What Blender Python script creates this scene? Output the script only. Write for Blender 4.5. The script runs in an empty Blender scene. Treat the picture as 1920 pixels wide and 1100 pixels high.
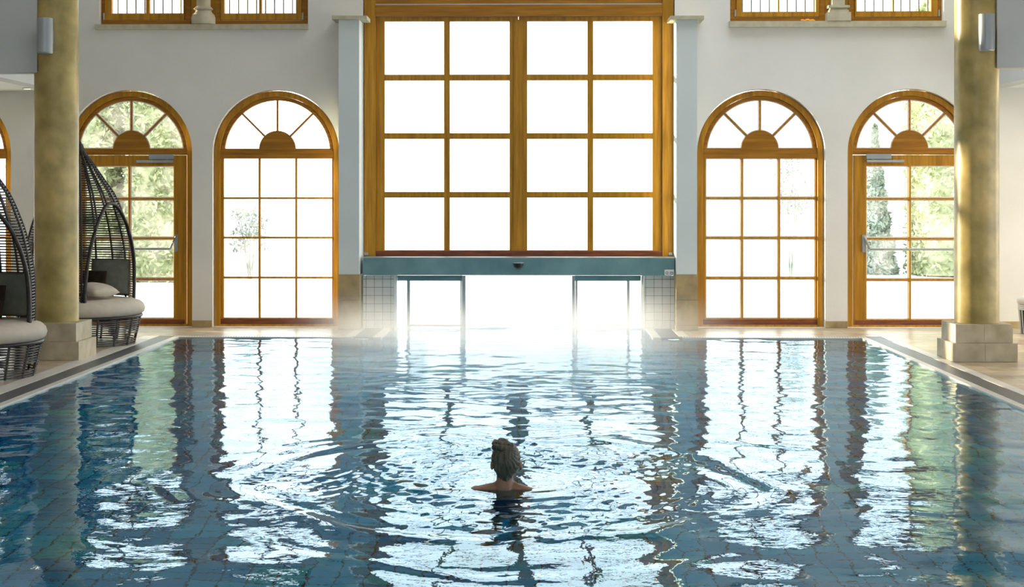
import bpy, bmesh, math, random
import numpy as np
from mathutils import Vector, Matrix, noise

random.seed(7)
rng = np.random.default_rng(11)
sc = bpy.context.scene
COL = sc.collection
PI = math.pi

# ------------------------------------------------------------------ camera
F = 3000.0                      # focal length in pixels of the 1920 x 1100 frame
YAW = 50.0 / F                  # camera turned slightly left of the hall's axis
HOR = 369.0                     # row of the horizon
EYE = 1.6
cam_d = bpy.data.cameras.new('camera')
cam_d.sensor_width = 36.0
cam_d.lens = 36.0 * F / 1920.0
cam_d.shift_y = (HOR - 550.0) / 1920.0
cam_d.clip_end = 500
cam = bpy.data.objects.new('camera', cam_d)
cam.location = (0, 0, EYE)
cam.rotation_euler = (PI / 2, 0, YAW)
COL.objects.link(cam)
sc.camera = cam

# ------------------------------------------------------------------ colour management
sc.view_settings.view_transform = 'Standard'
sc.view_settings.look = 'None'
sc.view_settings.gamma = 1.0
sc.view_settings.exposure = 0.0
sc.view_settings.use_curve_mapping = False

# ------------------------------------------------------------------ world: bright overcast winter sky
SKY = 4.0
w = bpy.data.worlds.new('world')
sc.world = w
w.use_nodes = True
bg = w.node_tree.nodes['Background']
bg.inputs[0].default_value = (0.90, 0.96, 1.0, 1)
bg.inputs[1].default_value = SKY

# low winter sun from the back left
sun_d = bpy.data.lights.new('sun', 'SUN')
sun_d.energy = 28.0
sun_d.angle = math.radians(1.2)
sun_d.color = (1.0, 0.80, 0.52)
sun = bpy.data.objects.new('sun', sun_d)
EL = math.radians(4.6)
tosun = Vector((-0.885 * math.cos(EL), 0.466 * math.cos(EL), math.sin(EL)))
sun.rotation_euler = tosun.to_track_quat('Z', 'Y').to_euler()
sun.location = (-20, 30, 12)
COL.objects.link(sun)

sc.cycles.use_denoising = True
sc.cycles.max_bounces = 14
sc.cycles.diffuse_bounces = 6
sc.cycles.transmission_bounces = 10
sc.cycles.transparent_max_bounces = 24
sc.cycles.volume_bounces = 3
sc.cycles.sample_clamp_indirect = 12
sc.cycles.blur_glossy = 0.5

# ------------------------------------------------------------------ photo frame -> place
CS, SN = math.cos(YAW), math.sin(YAW)


def PX(u, Y):
    k = (u - 960.0) / F
    return Y * (k * CS - SN) / (CS + k * SN)


def PZ(u, v, Y):
    X = PX(u, Y)
    zc = -X * SN + Y * CS
    return EYE - (v - HOR) * zc / F


# ------------------------------------------------------------------ materials
def new_mat(name):
    m = bpy.data.materials.new(name)
    m.use_nodes = True
    nt = m.node_tree
    b = nt.nodes['Principled BSDF']
    return m, nt, b


def srgb(r, g, b):
    f = lambda c: (c / 255 / 12.92) if c / 255 <= 0.04045 else ((c / 255 + 0.055) / 1.055) ** 2.4
    return (f(r), f(g), f(b), 1)


def mottled(name, c1, c2, scale=3.0, rough=0.6, bump=0.1, bscale=60, stretch=(1, 1, 1), metallic=0.0, detail=4, spec=0.5, c3=None):
    m, nt, b = new_mat(name)
    N = nt.nodes
    L = nt.links
    tc = N.new('ShaderNodeTexCoord')
    mp = N.new('ShaderNodeMapping')
    mp.inputs['Scale'].default_value = stretch
    L.new(tc.outputs['Object'], mp.inputs[0])
    n1 = N.new('ShaderNodeTexNoise')
    n1.inputs['Scale'].default_value = scale
    n1.inputs['Detail'].default_value = detail
    L.new(mp.outputs[0], n1.inputs['Vector'])
    cr = N.new('ShaderNodeValToRGB')
    cr.color_ramp.elements[0].position = 0.32
    cr.color_ramp.elements[1].position = 0.68
    cr.color_ramp.elements[0].color = c1
    cr.color_ramp.elements[1].color = c2
    if c3:
        e = cr.color_ramp.elements.new(0.5)
        e.color = c3
    L.new(n1.outputs['Fac'], cr.inputs[0])
    L.new(cr.outputs[0], b.inputs['Base Color'])
    b.inputs['Roughness'].default_value = rough
    b.inputs['Metallic'].default_value = metallic
    b.inputs['Specular IOR Level'].default_value = spec
    if bump > 0:
        n2 = N.new('ShaderNodeTexNoise')
        n2.inputs['Scale'].default_value = bscale
        n2.inputs['Detail'].default_value = 3
        L.new(mp.outputs[0], n2.inputs['Vector'])
        bp = N.new('ShaderNodeBump')
        bp.inputs['Strength'].default_value = bump
        bp.inputs['Distance'].default_value = 0.01
        L.new(n2.outputs['Fac'], bp.inputs['Height'])
        L.new(bp.outputs[0], b.inputs['Normal'])
    return m


def tiled(name, c1, c2, mortar, sx, sy, msize=0.004, rough=0.4, plane='XY', offset=0.5, extra=None, nscale=2.0, bias=0.0, bump=0.3):
    """brick pattern in a plane; sizes in metres"""
    m, nt, b = new_mat(name)
    N = nt.nodes
    L = nt.links
    tc = N.new('ShaderNodeTexCoord')
    vec = tc.outputs['Object']
    if plane != 'XY':
        sep = N.new('ShaderNodeSeparateXYZ')
        L.new(vec, sep.inputs[0])
        cb = N.new('ShaderNodeCombineXYZ')
        a, c = plane[0], plane[1]
        L.new(sep.outputs[a], cb.inputs['X'])
        L.new(sep.outputs[c], cb.inputs['Y'])
        vec = cb.outputs[0]
    br = N.new('ShaderNodeTexBrick')
    br.offset = offset
    br.inputs['Color1'].default_value = c1
    br.inputs['Color2'].default_value = c2
    br.inputs['Mortar'].default_value = mortar
    br.inputs['Scale'].default_value = 1.0
    br.inputs['Mortar Size'].default_value = msize
    br.inputs['Mortar Smooth'].default_value = 0.1
    br.inputs['Brick Width'].default_value = sx
    br.inputs['Row Height'].default_value = sy
    br.inputs['Bias'].default_value = bias
    L.new(vec, br.inputs['Vector'])
    out = br.outputs['Color']
    if extra:
        n1 = N.new('ShaderNodeTexNoise')
        n1.inputs['Scale'].default_value = nscale
        n1.inputs['Detail'].default_value = 5
        L.new(tc.outputs['Object'], n1.inputs['Vector'])
        mx = N.new('ShaderNodeMix')
        mx.data_type = 'RGBA'
        mx.blend_type = 'MULTIPLY'
        mx.inputs['Factor'].default_value = 1.0
        cr = N.new('ShaderNodeValToRGB')
        cr.color_ramp.elements[0].position = 0.3
        cr.color_ramp.elements[1].position = 0.7
        cr.color_ramp.elements[0].color = extra
        cr.color_ramp.elements[1].color = (1, 1, 1, 1)
        L.new(n1.outputs['Fac'], cr.inputs[0])
        L.new(out, mx.inputs['A'])
        L.new(cr.outputs[0], mx.inputs['B'])
        out = mx.outputs['Result']
    L.new(out, b.inputs['Base Color'])
    b.inputs['Roughness'].default_value = rough
    bp = N.new('ShaderNodeBump')
    bp.inputs['Strength'].default_value = bump
    bp.inputs['Distance'].default_value = 0.003
    bp.invert = True
    L.new(br.outputs['Fac'], bp.inputs['Height'])
    L.new(bp.outputs[0], b.inputs['Normal'])
    return m


M = {}
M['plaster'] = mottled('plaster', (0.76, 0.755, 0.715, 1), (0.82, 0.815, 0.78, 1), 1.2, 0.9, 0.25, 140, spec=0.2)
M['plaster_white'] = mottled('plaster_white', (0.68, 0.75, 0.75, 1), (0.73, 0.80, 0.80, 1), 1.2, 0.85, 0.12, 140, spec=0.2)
M['plaster_shade'] = mottled('shade_toned_plaster', (0.52, 0.56, 0.57, 1), (0.56, 0.60, 0.61, 1), 1.2, 0.85, 0.12, 140, spec=0.2)  # white plaster darkened in its colour to put shade on the lintel walls
M['ceiling'] = mottled('ceiling_timber', (0.36, 0.25, 0.15, 1), (0.50, 0.36, 0.22, 1), 2.0, 0.6, 0.15, 20, stretch=(8, 0.6, 1))
M['wood'] = mottled('honey_wood', (.33, .15, .010, 1), (.52, .255, .022, 1), 3.0, 0.42, 0.08, 30, stretch=(9, 9, 0.6), c3=(.42, .20, .014, 1), spec=.25)
M['wood_h'] = mottled('honey_wood_rail', (.27, .112, .009, 1), (.44, .20, .018, 1), 3.0, 0.42, 0.08, 30, stretch=(0.6, 9, 9), c3=(.35, .15, .012, 1), spec=.25)
M['wood_red'] = mottled('red_brown_wood', srgb(88, 42, 24), srgb(140, 70, 36), 4.0, 0.4, 0.15, 30, stretch=(0.9, 9, 9))
M['stone_gold'] = mottled('golden_sandstone', (0.27, 0.215, 0.062, 1), (0.62, 0.46, 0.17, 1), 3.2, 0.34, 0.05, 90, detail=7, c3=(0.43, 0.33, 0.11, 1))
M['stone_block'] = mottled('sandstone_block', (0.40, 0.34, 0.22, 1), (0.58, 0.51, 0.37, 1), 6.0, 0.6, 0.2, 80, detail=6)
M['stone_pale'] = mottled('pale_limestone', (0.46, 0.43, 0.30, 1), (0.60, 0.56, 0.42, 1), 9.0, 0.75, 0.25, 90)
M['stone_base'] = mottled('mottled_limestone_slab', (0.24, 0.19, 0.10, 1), (0.52, 0.40, 0.20, 1), 3.5, 0.5, 0.12, 60, detail=7, c3=(0.42, 0.32, 0.155, 1))
M['deck'] = tiled('sandstone_floor_tiles', (0.52, 0.44, 0.32, 1), (0.60, 0.51, 0.38, 1), (0.30, 0.25, 0.18, 1), 0.6, 0.4, 0.004, 0.32, extra=(0.62, 0.56, 0.46, 1), nscale=5)
M['coping'] = mottled('pale_coping_tile', (0.60, 0.57, 0.52, 1), (0.70, 0.67, 0.62, 1), 7, 0.4, 0.05, 60)
M['white_tile'] = tiled('white_wall_tiles', (0.70, 0.72, 0.70, 1), (0.74, 0.76, 0.74, 1), (0.10, 0.14, 0.14, 1), 0.1, 0.1, 0.0026, 0.2, plane='XZ', offset=0.0)
M['white_tile_side'] = tiled('white_reveal_tiles', (0.74, 0.75, 0.73, 1), (0.78, 0.79, 0.77, 1), (0.25, 0.28, 0.28, 1), 0.1, 0.1, 0.002, 0.2, plane='YZ', offset=0.0)
M['grate'] = None
M['steel'] = mottled('brushed_steel', (0.12, 0.25, 0.27, 1), (0.20, 0.36, 0.38, 1), 2.5, 0.42, 0.05, 120, metallic=0.4)
M['steel_bright'] = mottled('satin_steel', (0.34, 0.39, 0.39, 1), (0.42, 0.47, 0.47, 1), 6, 0.4, 0.0, metallic=0.5)
M['grey_metal'] = mottled('grey_lacquered_metal', (0.32, 0.36, 0.39, 1), (0.36, 0.40, 0.43, 1), 6, 0.35, 0.0, metallic=0.3)
M['black'] = mottled('black_plastic', (0.012, 0.014, 0.016, 1), (0.02, 0.022, 0.024, 1), 6, 0.3, 0.0)
M['iron'] = mottled('black_iron', (0.02, 0.022, 0.022, 1), (0.03, 0.032, 0.03, 1), 6, 0.5, 0.0)
M['white_paint'] = mottled('white_glazing_bead', (0.82, 0.82, 0.82, 1), (0.88, 0.88, 0.88, 1), 6, 0.5, 0.0)
M['wicker'] = mottled('dark_wicker', (0.010, 0.008, 0.007, 1), (0.026, 0.022, 0.019, 1), 25, 0.42, 0.1, 200)
M['wicker_grey'] = mottled('grey_brown_wicker', (0.030, 0.026, 0.024, 1), (0.07, 0.062, 0.058, 1), 25, 0.45, 0.1, 200)
M['fabric_beige'] = mottled('beige_cushion_fabric', (0.56, 0.50, 0.42, 1), (0.62, 0.56, 0.47, 1), 14, 0.92, 0.3, 260, spec=0.1)
M['fabric_green'] = mottled('grey_green_fabric', (0.16, 0.17, 0.14, 1), (0.20, 0.21, 0.175, 1), 14, 0.95, 0.3, 260, spec=0.1)
M['fabric_brown'] = mottled('dark_brown_fabric', (0.022, 0.015, 0.010, 1), (0.04, 0.027, 0.018, 1), 14, 0.95, 0.3, 260, spec=0.1)
M['fabric_white'] = mottled('white_cushion_fabric', (0.75, 0.73, 0.68, 1), (0.82, 0.80, 0.75, 1), 14, 0.92, 0.2, 260, spec=0.1)
M['white_weave'] = mottled('white_weave', (0.68, 0.68, 0.66, 1), (0.78, 0.78, 0.76, 1), 25, 0.6, 0.1, 200)
M['orange'] = mottled('orange_cloth', (0.95, 0.34, 0.02, 1), (1.0, 0.42, 0.03, 1), 20, 0.8, 0.2, 80)
M['blue_print'] = mottled('blue_print', srgb(60, 100, 150), srgb(70, 110, 160), 5, 0.6, 0)
M['skin'] = mottled('skin', (0.30, 0.17, 0.11, 1), (0.36, 0.21, 0.14, 1), 10, 0.45, 0.05, 200)
M['hair'] = mottled('ash_blonde_hair', (0.042, 0.043, 0.031, 1), (0.155, 0.155, 0.112, 1), 24, 0.5, 0.5, 60, stretch=(3, 1, 0.35))
M['swimsuit'] = mottled('blue_swimsuit', (0.0, 0.045, 0.16, 1), (0.0, 0.06, 0.2, 1), 10, 0.5, 0)
M['snow'] = mottled('snow', (0.86, 0.87, 0.88, 1), (0.92, 0.92, 0.92, 1), 0.8, 0.9, 0.3, 3, spec=0.1)
M['leaf'] = mottled('hedge_leaf', (0.26, 0.30, 0.15, 1), (0.42, 0.46, 0.27, 1), 3, 0.8, 0, detail=3)
M['leaf_core'] = mottled('hedge_inside', (0.30, 0.34, 0.20, 1), (0.44, 0.48, 0.31, 1), 6, 0.9, 0.2, 12)
M['conifer'] = mottled('conifer_needles', (0.26, 0.33, 0.30, 1), (0.36, 0.42, 0.37, 1), 4, 0.7, 0.5, 12)
M['pale_leaf'] = mottled('pale_bush_leaf', (0.22, 0.25, 0.23, 1), (0.40, 0.42, 0.39, 1), 5, 0.9, 0)  # leaves coloured pale so the bushes fade into the outdoor glare
M['bark'] = mottled('bark', (0.10, 0.07, 0.05, 1), (0.16, 0.12, 0.09, 1), 12, 0.9, 0.5, 40)
M['cabin_wood'] = mottled('orange_cladding', srgb(190, 110, 40), srgb(225, 150, 70), 3, 0.6, 0.1, 30, stretch=(8, 8, 1))


def glow(name, col, st):
    m, nt, b = new_mat(name)
    b.inputs['Emission Color'].default_value = col
    b.inputs['Emission Strength'].default_value = st
    return m


M['warm_glow'] = glow('warm_lamp_glass', (1, .75, .45, 1), 4.0)


def grate_mat(name, dark, light, axis, pitch, duty):
    m, nt, b = new_mat(name)
    N, L = nt.nodes, nt.links
    tc = N.new('ShaderNodeTexCoord')
    sep = N.new('ShaderNodeSeparateXYZ')
    L.new(tc.outputs['Object'], sep.inputs[0])
    md = N.new('ShaderNodeMath'); md.operation = 'MODULO'
    ad = N.new('ShaderNodeMath'); ad.operation = 'ADD'; ad.inputs[1].default_value = 100.0
    L.new(sep.outputs[axis], ad.inputs[0]); L.new(ad.outputs[0], md.inputs[0])
    md.inputs[1].default_value = pitch
    lt = N.new('ShaderNodeMath'); lt.operation = 'LESS_THAN'
    L.new(md.outputs[0], lt.inputs[0]); lt.inputs[1].default_value = pitch * duty
    mx = N.new('ShaderNodeMix'); mx.data_type = 'RGBA'
    L.new(lt.outputs[0], mx.inputs['Factor'])
    mx.inputs['A'].default_value = dark
    mx.inputs['B'].default_value = light
    L.new(mx.outputs['Result'], b.inputs['Base Color'])
    b.inputs['Roughness'].default_value = 0.4
    return m


M['grate'] = grate_mat('slate_grate', (0.03, 0.033, 0.038, 1), (0.10, 0.105, 0.115, 1), 'Y', 0.03, 0.6)
M['grate_back'] = grate_mat('white_slotted_grate', (0.10, 0.11, 0.12, 1), (0.62, 0.62, 0.60, 1), 'X', 0.03, 0.55)


def glass_mat(name, haze, speck_scale=40.0, thresh=0.62, refl=1.0):
    """thin window pane: clear, mirror-like at grazing angles, with specks of condensation"""
    m = bpy.data.materials.new(name)
    m.use_nodes = True
    nt = m.node_tree
    N, L = nt.nodes, nt.links
    N.clear()
    out = N.new('ShaderNodeOutputMaterial')
    tr = N.new('ShaderNodeBsdfTransparent')
    tr.inputs[0].default_value = (0.97, 0.99, 0.98, 1)
    gl = N.new('ShaderNodeBsdfGlossy')
    gl.inputs['Roughness'].default_value = 0.0
    lw = N.new('ShaderNodeLayerWeight')
    lw.inputs['Blend'].default_value = 0.5
    pw = N.new('ShaderNodeMath'); pw.operation = 'POWER'; pw.inputs[1].default_value = 5.0
    L.new(lw.outputs['Facing'], pw.inputs[0])
    fr = N.new('ShaderNodeMath'); fr.operation = 'MULTIPLY_ADD'
    fr.inputs[1].default_value = 0.90; fr.inputs[2].default_value = 0.03
    L.new(pw.outputs[0], fr.inputs[0])
    mx = N.new('ShaderNodeMixShader')
    L.new(fr.outputs[0], mx.inputs[0]); L.new(tr.outputs[0], mx.inputs[1]); L.new(gl.outputs[0], mx.inputs[2])
    if haze > 0:
        df = N.new('ShaderNodeBsdfTranslucent')
        df.inputs[0].default_value = (0.9, 0.92, 0.92, 1)
        tc = N.new('ShaderNodeTexCoord')
        n1 = N.new('ShaderNodeTexNoise')
        n1.inputs['Scale'].default_value = 2.2
        n1.inputs['Detail'].default_value = 6
        L.new(tc.outputs['Object'], n1.inputs['Vector'])
        cr = N.new('ShaderNodeValToRGB')
        cr.color_ramp.elements[0].position = thresh - 0.12
        cr.color_ramp.elements[1].position = thresh + 0.08
        cr.color_ramp.elements[0].color = (0, 0, 0, 1)
        cr.color_ramp.elements[1].color = (haze, haze, haze, 1)
        L.new(n1.outputs['Fac'], cr.inputs[0])
        m2 = N.new('ShaderNodeMixShader')
        L.new(cr.outputs[0], m2.inputs[0]); L.new(mx.outputs[0], m2.inputs[1]); L.new(df.outputs[0], m2.inputs[2])
        L.new(m2.outputs[0], out.inputs[0])
    else:
        L.new(mx.outputs[0], out.inputs[0])
    return m


M['glass'] = glass_mat('clear_pane', 0)
M['glass_wet'] = glass_mat('fogged_pane', 0.05, thresh=0.55)
M['glass_mist'] = glass_mat('misted_pane', 0.35, thresh=0.45)


def water_mat():
    m = bpy.data.materials.new('pool_water')
    m.use_nodes = True
    nt = m.node_tree
    N, L = nt.nodes, nt.links
    N.clear()
    out = N.new('ShaderNodeOutputMaterial')
    rf = N.new('ShaderNodeBsdfRefraction')
    rf.inputs['Color'].default_value = (0.60, 0.97, 1.0, 1)
    rf.inputs['Roughness'].default_value = 0.0
    rf.inputs['IOR'].default_value = 1.333
    gs = N.new('ShaderNodeBsdfGlossy')
    gs.inputs['Color'].default_value = (0.74, 0.885, 0.965, 1)
    gs.inputs['Roughness'].default_value = 0.0
    fr = N.new('ShaderNodeFresnel')
    fr.inputs['IOR'].default_value = 1.333
    g = N.new('ShaderNodeMixShader')
    L.new(fr.outputs[0], g.inputs[0]); L.new(rf.outputs[0], g.inputs[1]); L.new(gs.outputs[0], g.inputs[2])
    tc = N.new('ShaderNodeTexCoord')
    n1 = N.new('ShaderNodeTexNoise')
    n1.inputs['Scale'].default_value = 9.0
    n1.inputs['Detail'].default_value = 3.0
    L.new(tc.outputs['Object'], n1.inputs['Vector'])
    bp = N.new('ShaderNodeBump')
    bp.inputs['Strength'].default_value = 1.0
    bp.inputs['Distance'].default_value = 0.0016
    L.new(n1.outputs['Fac'], bp.inputs['Height'])
    for q in (rf, gs, fr):
        L.new(bp.outputs[0], q.inputs['Normal'])
    L.new(g.outputs[0], out.inputs[0])
    return m


M['water'] = water_mat()


def mosaic_mat():
    """small random patches of navy, blue and sea-green tile with dark joints"""
    m, nt, b = new_mat('pool_mosaic')
    N, L = nt.nodes, nt.links
    tc = N.new('ShaderNodeTexCoord')
    geo = N.new('ShaderNodeNewGeometry')
    # snap to cells of 0.4 x 0.2 m for the colour patches
    vm = N.new('ShaderNodeVectorMath'); vm.operation = 'SNAP'
    vm.inputs[1].default_value = (0.30, 0.30, 0.30)
    L.new(tc.outputs['Object'], vm.inputs[0])
    wn = N.new('ShaderNodeTexWhiteNoise')
    L.new(vm.outputs[0], wn.inputs[0])
    cr = N.new('ShaderNodeValToRGB')
    cr.color_ramp.interpolation = 'CONSTANT'
    els = cr.color_ramp.elements
    els[0].position = 0.0; els[0].color = (0.01, 0.30, 0.58, 1)
    els[1].position = 0.35; els[1].color = (0.012, 0.38, 0.66, 1)
    for p, c in ((0.6, (0.015, 0.45, 0.68, 1)), (0.80, (0.02, 0.44, 0.55, 1)), (0.9, (0.01, 0.25, 0.52, 1))):
        e = els.new(p); e.color = c
    L.new(wn.outputs['Value'], cr.inputs[0])
    # joints on a 0.15 m grid
    gm = N.new('ShaderNodeVectorMath'); gm.operation = 'SCALE'; gm.inputs['Scale'].default_value = 1 / 0.15
    L.new(tc.outputs['Object'], gm.inputs[0])
    fr = N.new('ShaderNodeVectorMath'); fr.operation = 'FRACTION'
    L.new(gm.outputs[0], fr.inputs[0])
    sep = N.new('ShaderNodeSeparateXYZ')
    L.new(fr.outputs[0], sep.inputs[0])
    sn = N.new('ShaderNodeSeparateXYZ')
    L.new(geo.outputs['Normal'], sn.inputs[0])
    facs = []
    for ax in 'XYZ':
        lt = N.new('ShaderNodeMath'); lt.operation = 'LESS_THAN'; lt.inputs[1].default_value = 0.06
        L.new(sep.outputs[ax], lt.inputs[0])
        ab = N.new('ShaderNodeMath'); ab.operation = 'ABSOLUTE'
        L.new(sn.outputs[ax], ab.inputs[0])
        l2 = N.new('ShaderNodeMath'); l2.operation = 'LESS_THAN'; l2.inputs[1].default_value = 0.5
        L.new(ab.outputs[0], l2.inputs[0])
        mu = N.new('ShaderNodeMath'); mu.operation = 'MULTIPLY'
        L.new(lt.outputs[0], mu.inputs[0]); L.new(l2.outputs[0], mu.inputs[1])
        facs.append(mu.outputs[0])
    m1 = N.new('ShaderNodeMath'); m1.operation = 'MAXIMUM'
    L.new(facs[0], m1.inputs[0]); L.new(facs[1], m1.inputs[1])
    m2 = N.new('ShaderNodeMath'); m2.operation = 'MAXIMUM'
    L.new(m1.outputs[0], m2.inputs[0]); L.new(facs[2], m2.inputs[1])
    mx = N.new('ShaderNodeMix'); mx.data_type = 'RGBA'
    L.new(m2.outputs[0], mx.inputs['Factor'])
    L.new(cr.outputs[0], mx.inputs['A'])
    mx.inputs['B'].default_value = (0.002, 0.015, 0.03, 1)
    L.new(mx.outputs['Result'], b.inputs['Base Color'])
    b.inputs['Roughness'].default_value = 0.7
    b.inputs['Specular IOR Level'].default_value = 0.1
    return m


M['mosaic'] = mosaic_mat()


# ------------------------------------------------------------------ object helpers
def rootloc(o):
    v = Vector((0, 0, 0))
    while o is not None:
        v += o.location
        o = o.parent
    return v


def tag(o, label=None, cat=None, group=None, kind=None):
    if label: o['label'] = label
    if cat: o['category'] = cat
    if group: o['group'] = group
    if kind: o['kind'] = kind
    return o


def thing(name, loc, label, cat, group=None, kind=None):
    o = bpy.data.objects.new(name, None)
    o.empty_display_size = 0.1
    o.location = loc
    COL.objects.link(o)
    return tag(o, label, cat, group, kind)


def finish(me, name, mat, parent=None, smooth=None):
    """link a mesh given in world coordinates; re-origin it at its parent (or at its own base)"""
    if parent is not None:
        org = rootloc(parent)
        o = bpy.data.objects.new(name, me)
        o.parent = parent
        me.transform(Matrix.Translation(-org))
    else:
        o = bpy.data.objects.new(name, me)
    if mat is not None:
        for mm in (mat if isinstance(mat, (list, tuple)) else [mat]):
            me.materials.append(mm)
    if smooth is not None:
        for p in me.polygons:
            p.use_smooth = True
        if smooth < 180:
            me.set_sharp_from_angle(angle=math.radians(smooth))
    COL.objects.link(o)
    return o


class MB:
    def __init__(self):
        self.bm = bmesh.new()

    def box(self, x0, x1, y0, y1, z0, z1, rot=None, piv=None):
        vs = [self.bm.verts.new((x, y, z)) for x in (x0, x1) for y in (y0, y1) for z in (z0, z1)]
        for f in ((0, 1, 3, 2), (4, 6, 7, 5), (0, 4, 5, 1), (2, 3, 7, 6), (0, 2, 6, 4), (1, 5, 7, 3)):
            self.bm.faces.new([vs[i] for i in f])
        if rot is not None:
            c = Vector(piv) if piv else Vector(((x0 + x1) / 2, (y0 + y1) / 2, (z0 + z1) / 2))
            for v in vs:
                v.co = c + rot @ (v.co - c)
        return self

    def lathe(self, prof, cx, cy, n=32, cap=True):
        rings = []
        for r, z in prof:
            rings.append([self.bm.verts.new((cx + r * math.cos(2 * PI * i / n), cy + r * math.sin(2 * PI * i / n), z)) for i in range(n)])
        for a, b in zip(rings, rings[1:]):
            for i in range(n):
                self.bm.faces.new((a[i], a[(i + 1) % n], b[(i + 1) % n], b[i]))
        if cap:
            self.bm.faces.new(list(reversed(rings[0])))
            self.bm.faces.new(rings[-1])
        return self

    def tube(self, pts, r, n=6, closed=False):
        pts = [Vector(p) for p in pts]
        m = len(pts)
        rings = []
        for i, p in enumerate(pts):
            if closed:
                d = pts[(i + 1) % m] - pts[i - 1]
            else:
                d = pts[min(i + 1, m - 1)] - pts[max(i - 1, 0)]
            if d.length < 1e-9:
                d = Vector((0, 0, 1))
            d.normalize()
            a = Vector((0, 0, 1)) if abs(d.z) < 0.9 else Vector((1, 0, 0))
            s = d.cross(a).normalized()
            t = d.cross(s).normalized()
            rr = r[i] if isinstance(r, (list, tuple)) else r
            rings.append([self.bm.verts.new(p + s * (rr * math.cos(2 * PI * (k + .5) / n)) + t * (rr * math.sin(2 * PI * (k + .5) / n))) for k in range(n)])
        rg = list(zip(rings, rings[1:]))
        if closed:
            rg.append((rings[-1], rings[0]))
        for a, b in rg:
            for k in range(n):
                self.bm.faces.new((a[k], a[(k + 1) % n], b[(k + 1) % n], b[k]))
        if not closed:
            self.bm.faces.new(list(reversed(rings[0])))
            self.bm.faces.new(rings[-1])
        return self

    def cyl(self, p0, p1, r, n=16):
        return self.tube([p0, p1], r, n)

    def build(self, name, mat, parent=None, bevel=0.0, smooth=None, seg=2):
        bm = self.bm
        if bevel > 0:
            es = [e for e in bm.edges if len(e.link_faces) == 2 and e.calc_face_angle(0) > 0.6]
            bmesh.ops.bevel(bm, geom=es, offset=bevel, segments=seg, affect='EDGES', clamp_overlap=True)
        bmesh.ops.recalc_face_normals(bm, faces=bm.faces)
        me = bpy.data.meshes.new(name)
        bm.to_mesh(me)
        bm.free()
        return finish(me, name, mat, parent, smooth)


def plate(name, loops, y0, y1, mat, parent=None, bevel=0.0, smooth=None):
    """solid plate standing in the XZ plane between y0 and y1; first loop is the outline, the rest are holes"""
    cu = bpy.data.curves.new(name, 'CURVE')
    cu.dimensions = '2D'
    cu.fill_mode = 'BOTH'
    cu.extrude = abs(y1 - y0) / 2 - bevel
    cu.bevel_depth = bevel
    cu.bevel_resolution = 1
    cu.offset = -bevel
    for lp in loops:
        sp = cu.splines.new('POLY')
        sp.points.add(len(lp) - 1)
        for p, (x, z) in zip(sp.points, lp):
            p.co = (x, z, 0, 1)
        sp.use_cyclic_u = True
    o = bpy.data.objects.new(name, cu)
    COL.objects.link(o)
    dg = bpy.context.evaluated_depsgraph_get()
    me = bpy.data.meshes.new_from_object(o.evaluated_get(dg))
    bpy.data.objects.remove(o)
    bpy.data.curves.remove(cu)
    # local (x, y, z) -> (x, -z + ym, y)
    ym = (y0 + y1) / 2
    me.transform(Matrix(((1, 0, 0, 0), (0, 0, -1, ym), (0, 1, 0, 0), (0, 0, 0, 1))))
    me.materials.clear()
    me.name = name
    return finish(me, name, mat, parent, smooth)


def rect(x0, x1, z0, z1):
    return [(x0, z0), (x1, z0), (x1, z1), (x0, z1)]


def archloop(cx, zs, R, zb, n=40, half=None):
    """door-shaped loop: straight jambs up to the spring line zs, half circle above"""
    h = half or R
    lp = [(cx - h, zb), (cx + h, zb)]
    for i in range(n + 1):
        a = PI * i / n
        lp.append((cx + R * math.cos(a), zs + R * math.sin(a)))
    return lp


def shrink(lp, d):
    """inset a simple convex-ish loop by d"""
    n = len(lp)
    area = sum(lp[i][0] * lp[(i + 1) % n][1] - lp[(i + 1) % n][0] * lp[i][1] for i in range(n))
    s = 1 if area > 0 else -1
    out = []
    for i in range(n):
        p0, p1, p2 = Vector(lp[i - 1]), Vector(lp[i]), Vector(lp[(i + 1) % n])
        a = (p1 - p0).normalized(); b = (p2 - p1).normalized()
        n1 = Vector((-a.y, a.x)) * s; n2 = Vector((-b.y, b.x)) * s
        m = (n1 + n2)
        if m.length < 1e-6:
            m = n1
        m.normalize()
        k = d / max(0.3, m.dot(n1))
        q = p1 + m * k
        out.append((q.x, q.y))
    return out


# ================================================================== THE SHELL
YW = 19.62        # inner face of the window wall
YT = 19.84        # its outer face
YG = 19.72        # plane of the window frames
X_L, X_R = -9.5, 9.0
Y_R = -3.0
ZC = 7.5
PXL, PXR = -4.11, 3.66          # pool sides
PYN, PYB = 4.0, 18.22           # pool ends
CHL, CHR = -1.80, 1.30          # channel to the outside
SC = F / (YG * 1.0)             # pixels per metre at the window plane

XBW0, XBW1 = PX(680.5, YW), PX(1265, YW)      # big window opening
Z_SPR = PZ(970, 287, YG)
R_OUT = 117.0 / SC
ARCH = {'Z': -92, 'A': 245.5, 'B': 519.5, 'C': 1425, 'D': 1706}
ARX = {k: PX(v, YG) for k, v in ARCH.items()}

# upper windows: (left u, right u, bottom v)
UP = [(186, 357.5, 46), (403, 577.5, 46), (1369, 1547, 40), (1591, 1769.5, 40)]
UPZ1 = 5.3


def struct(o, label=None, cat=None):
    return tag(o, label, cat, kind='structure')


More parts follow.
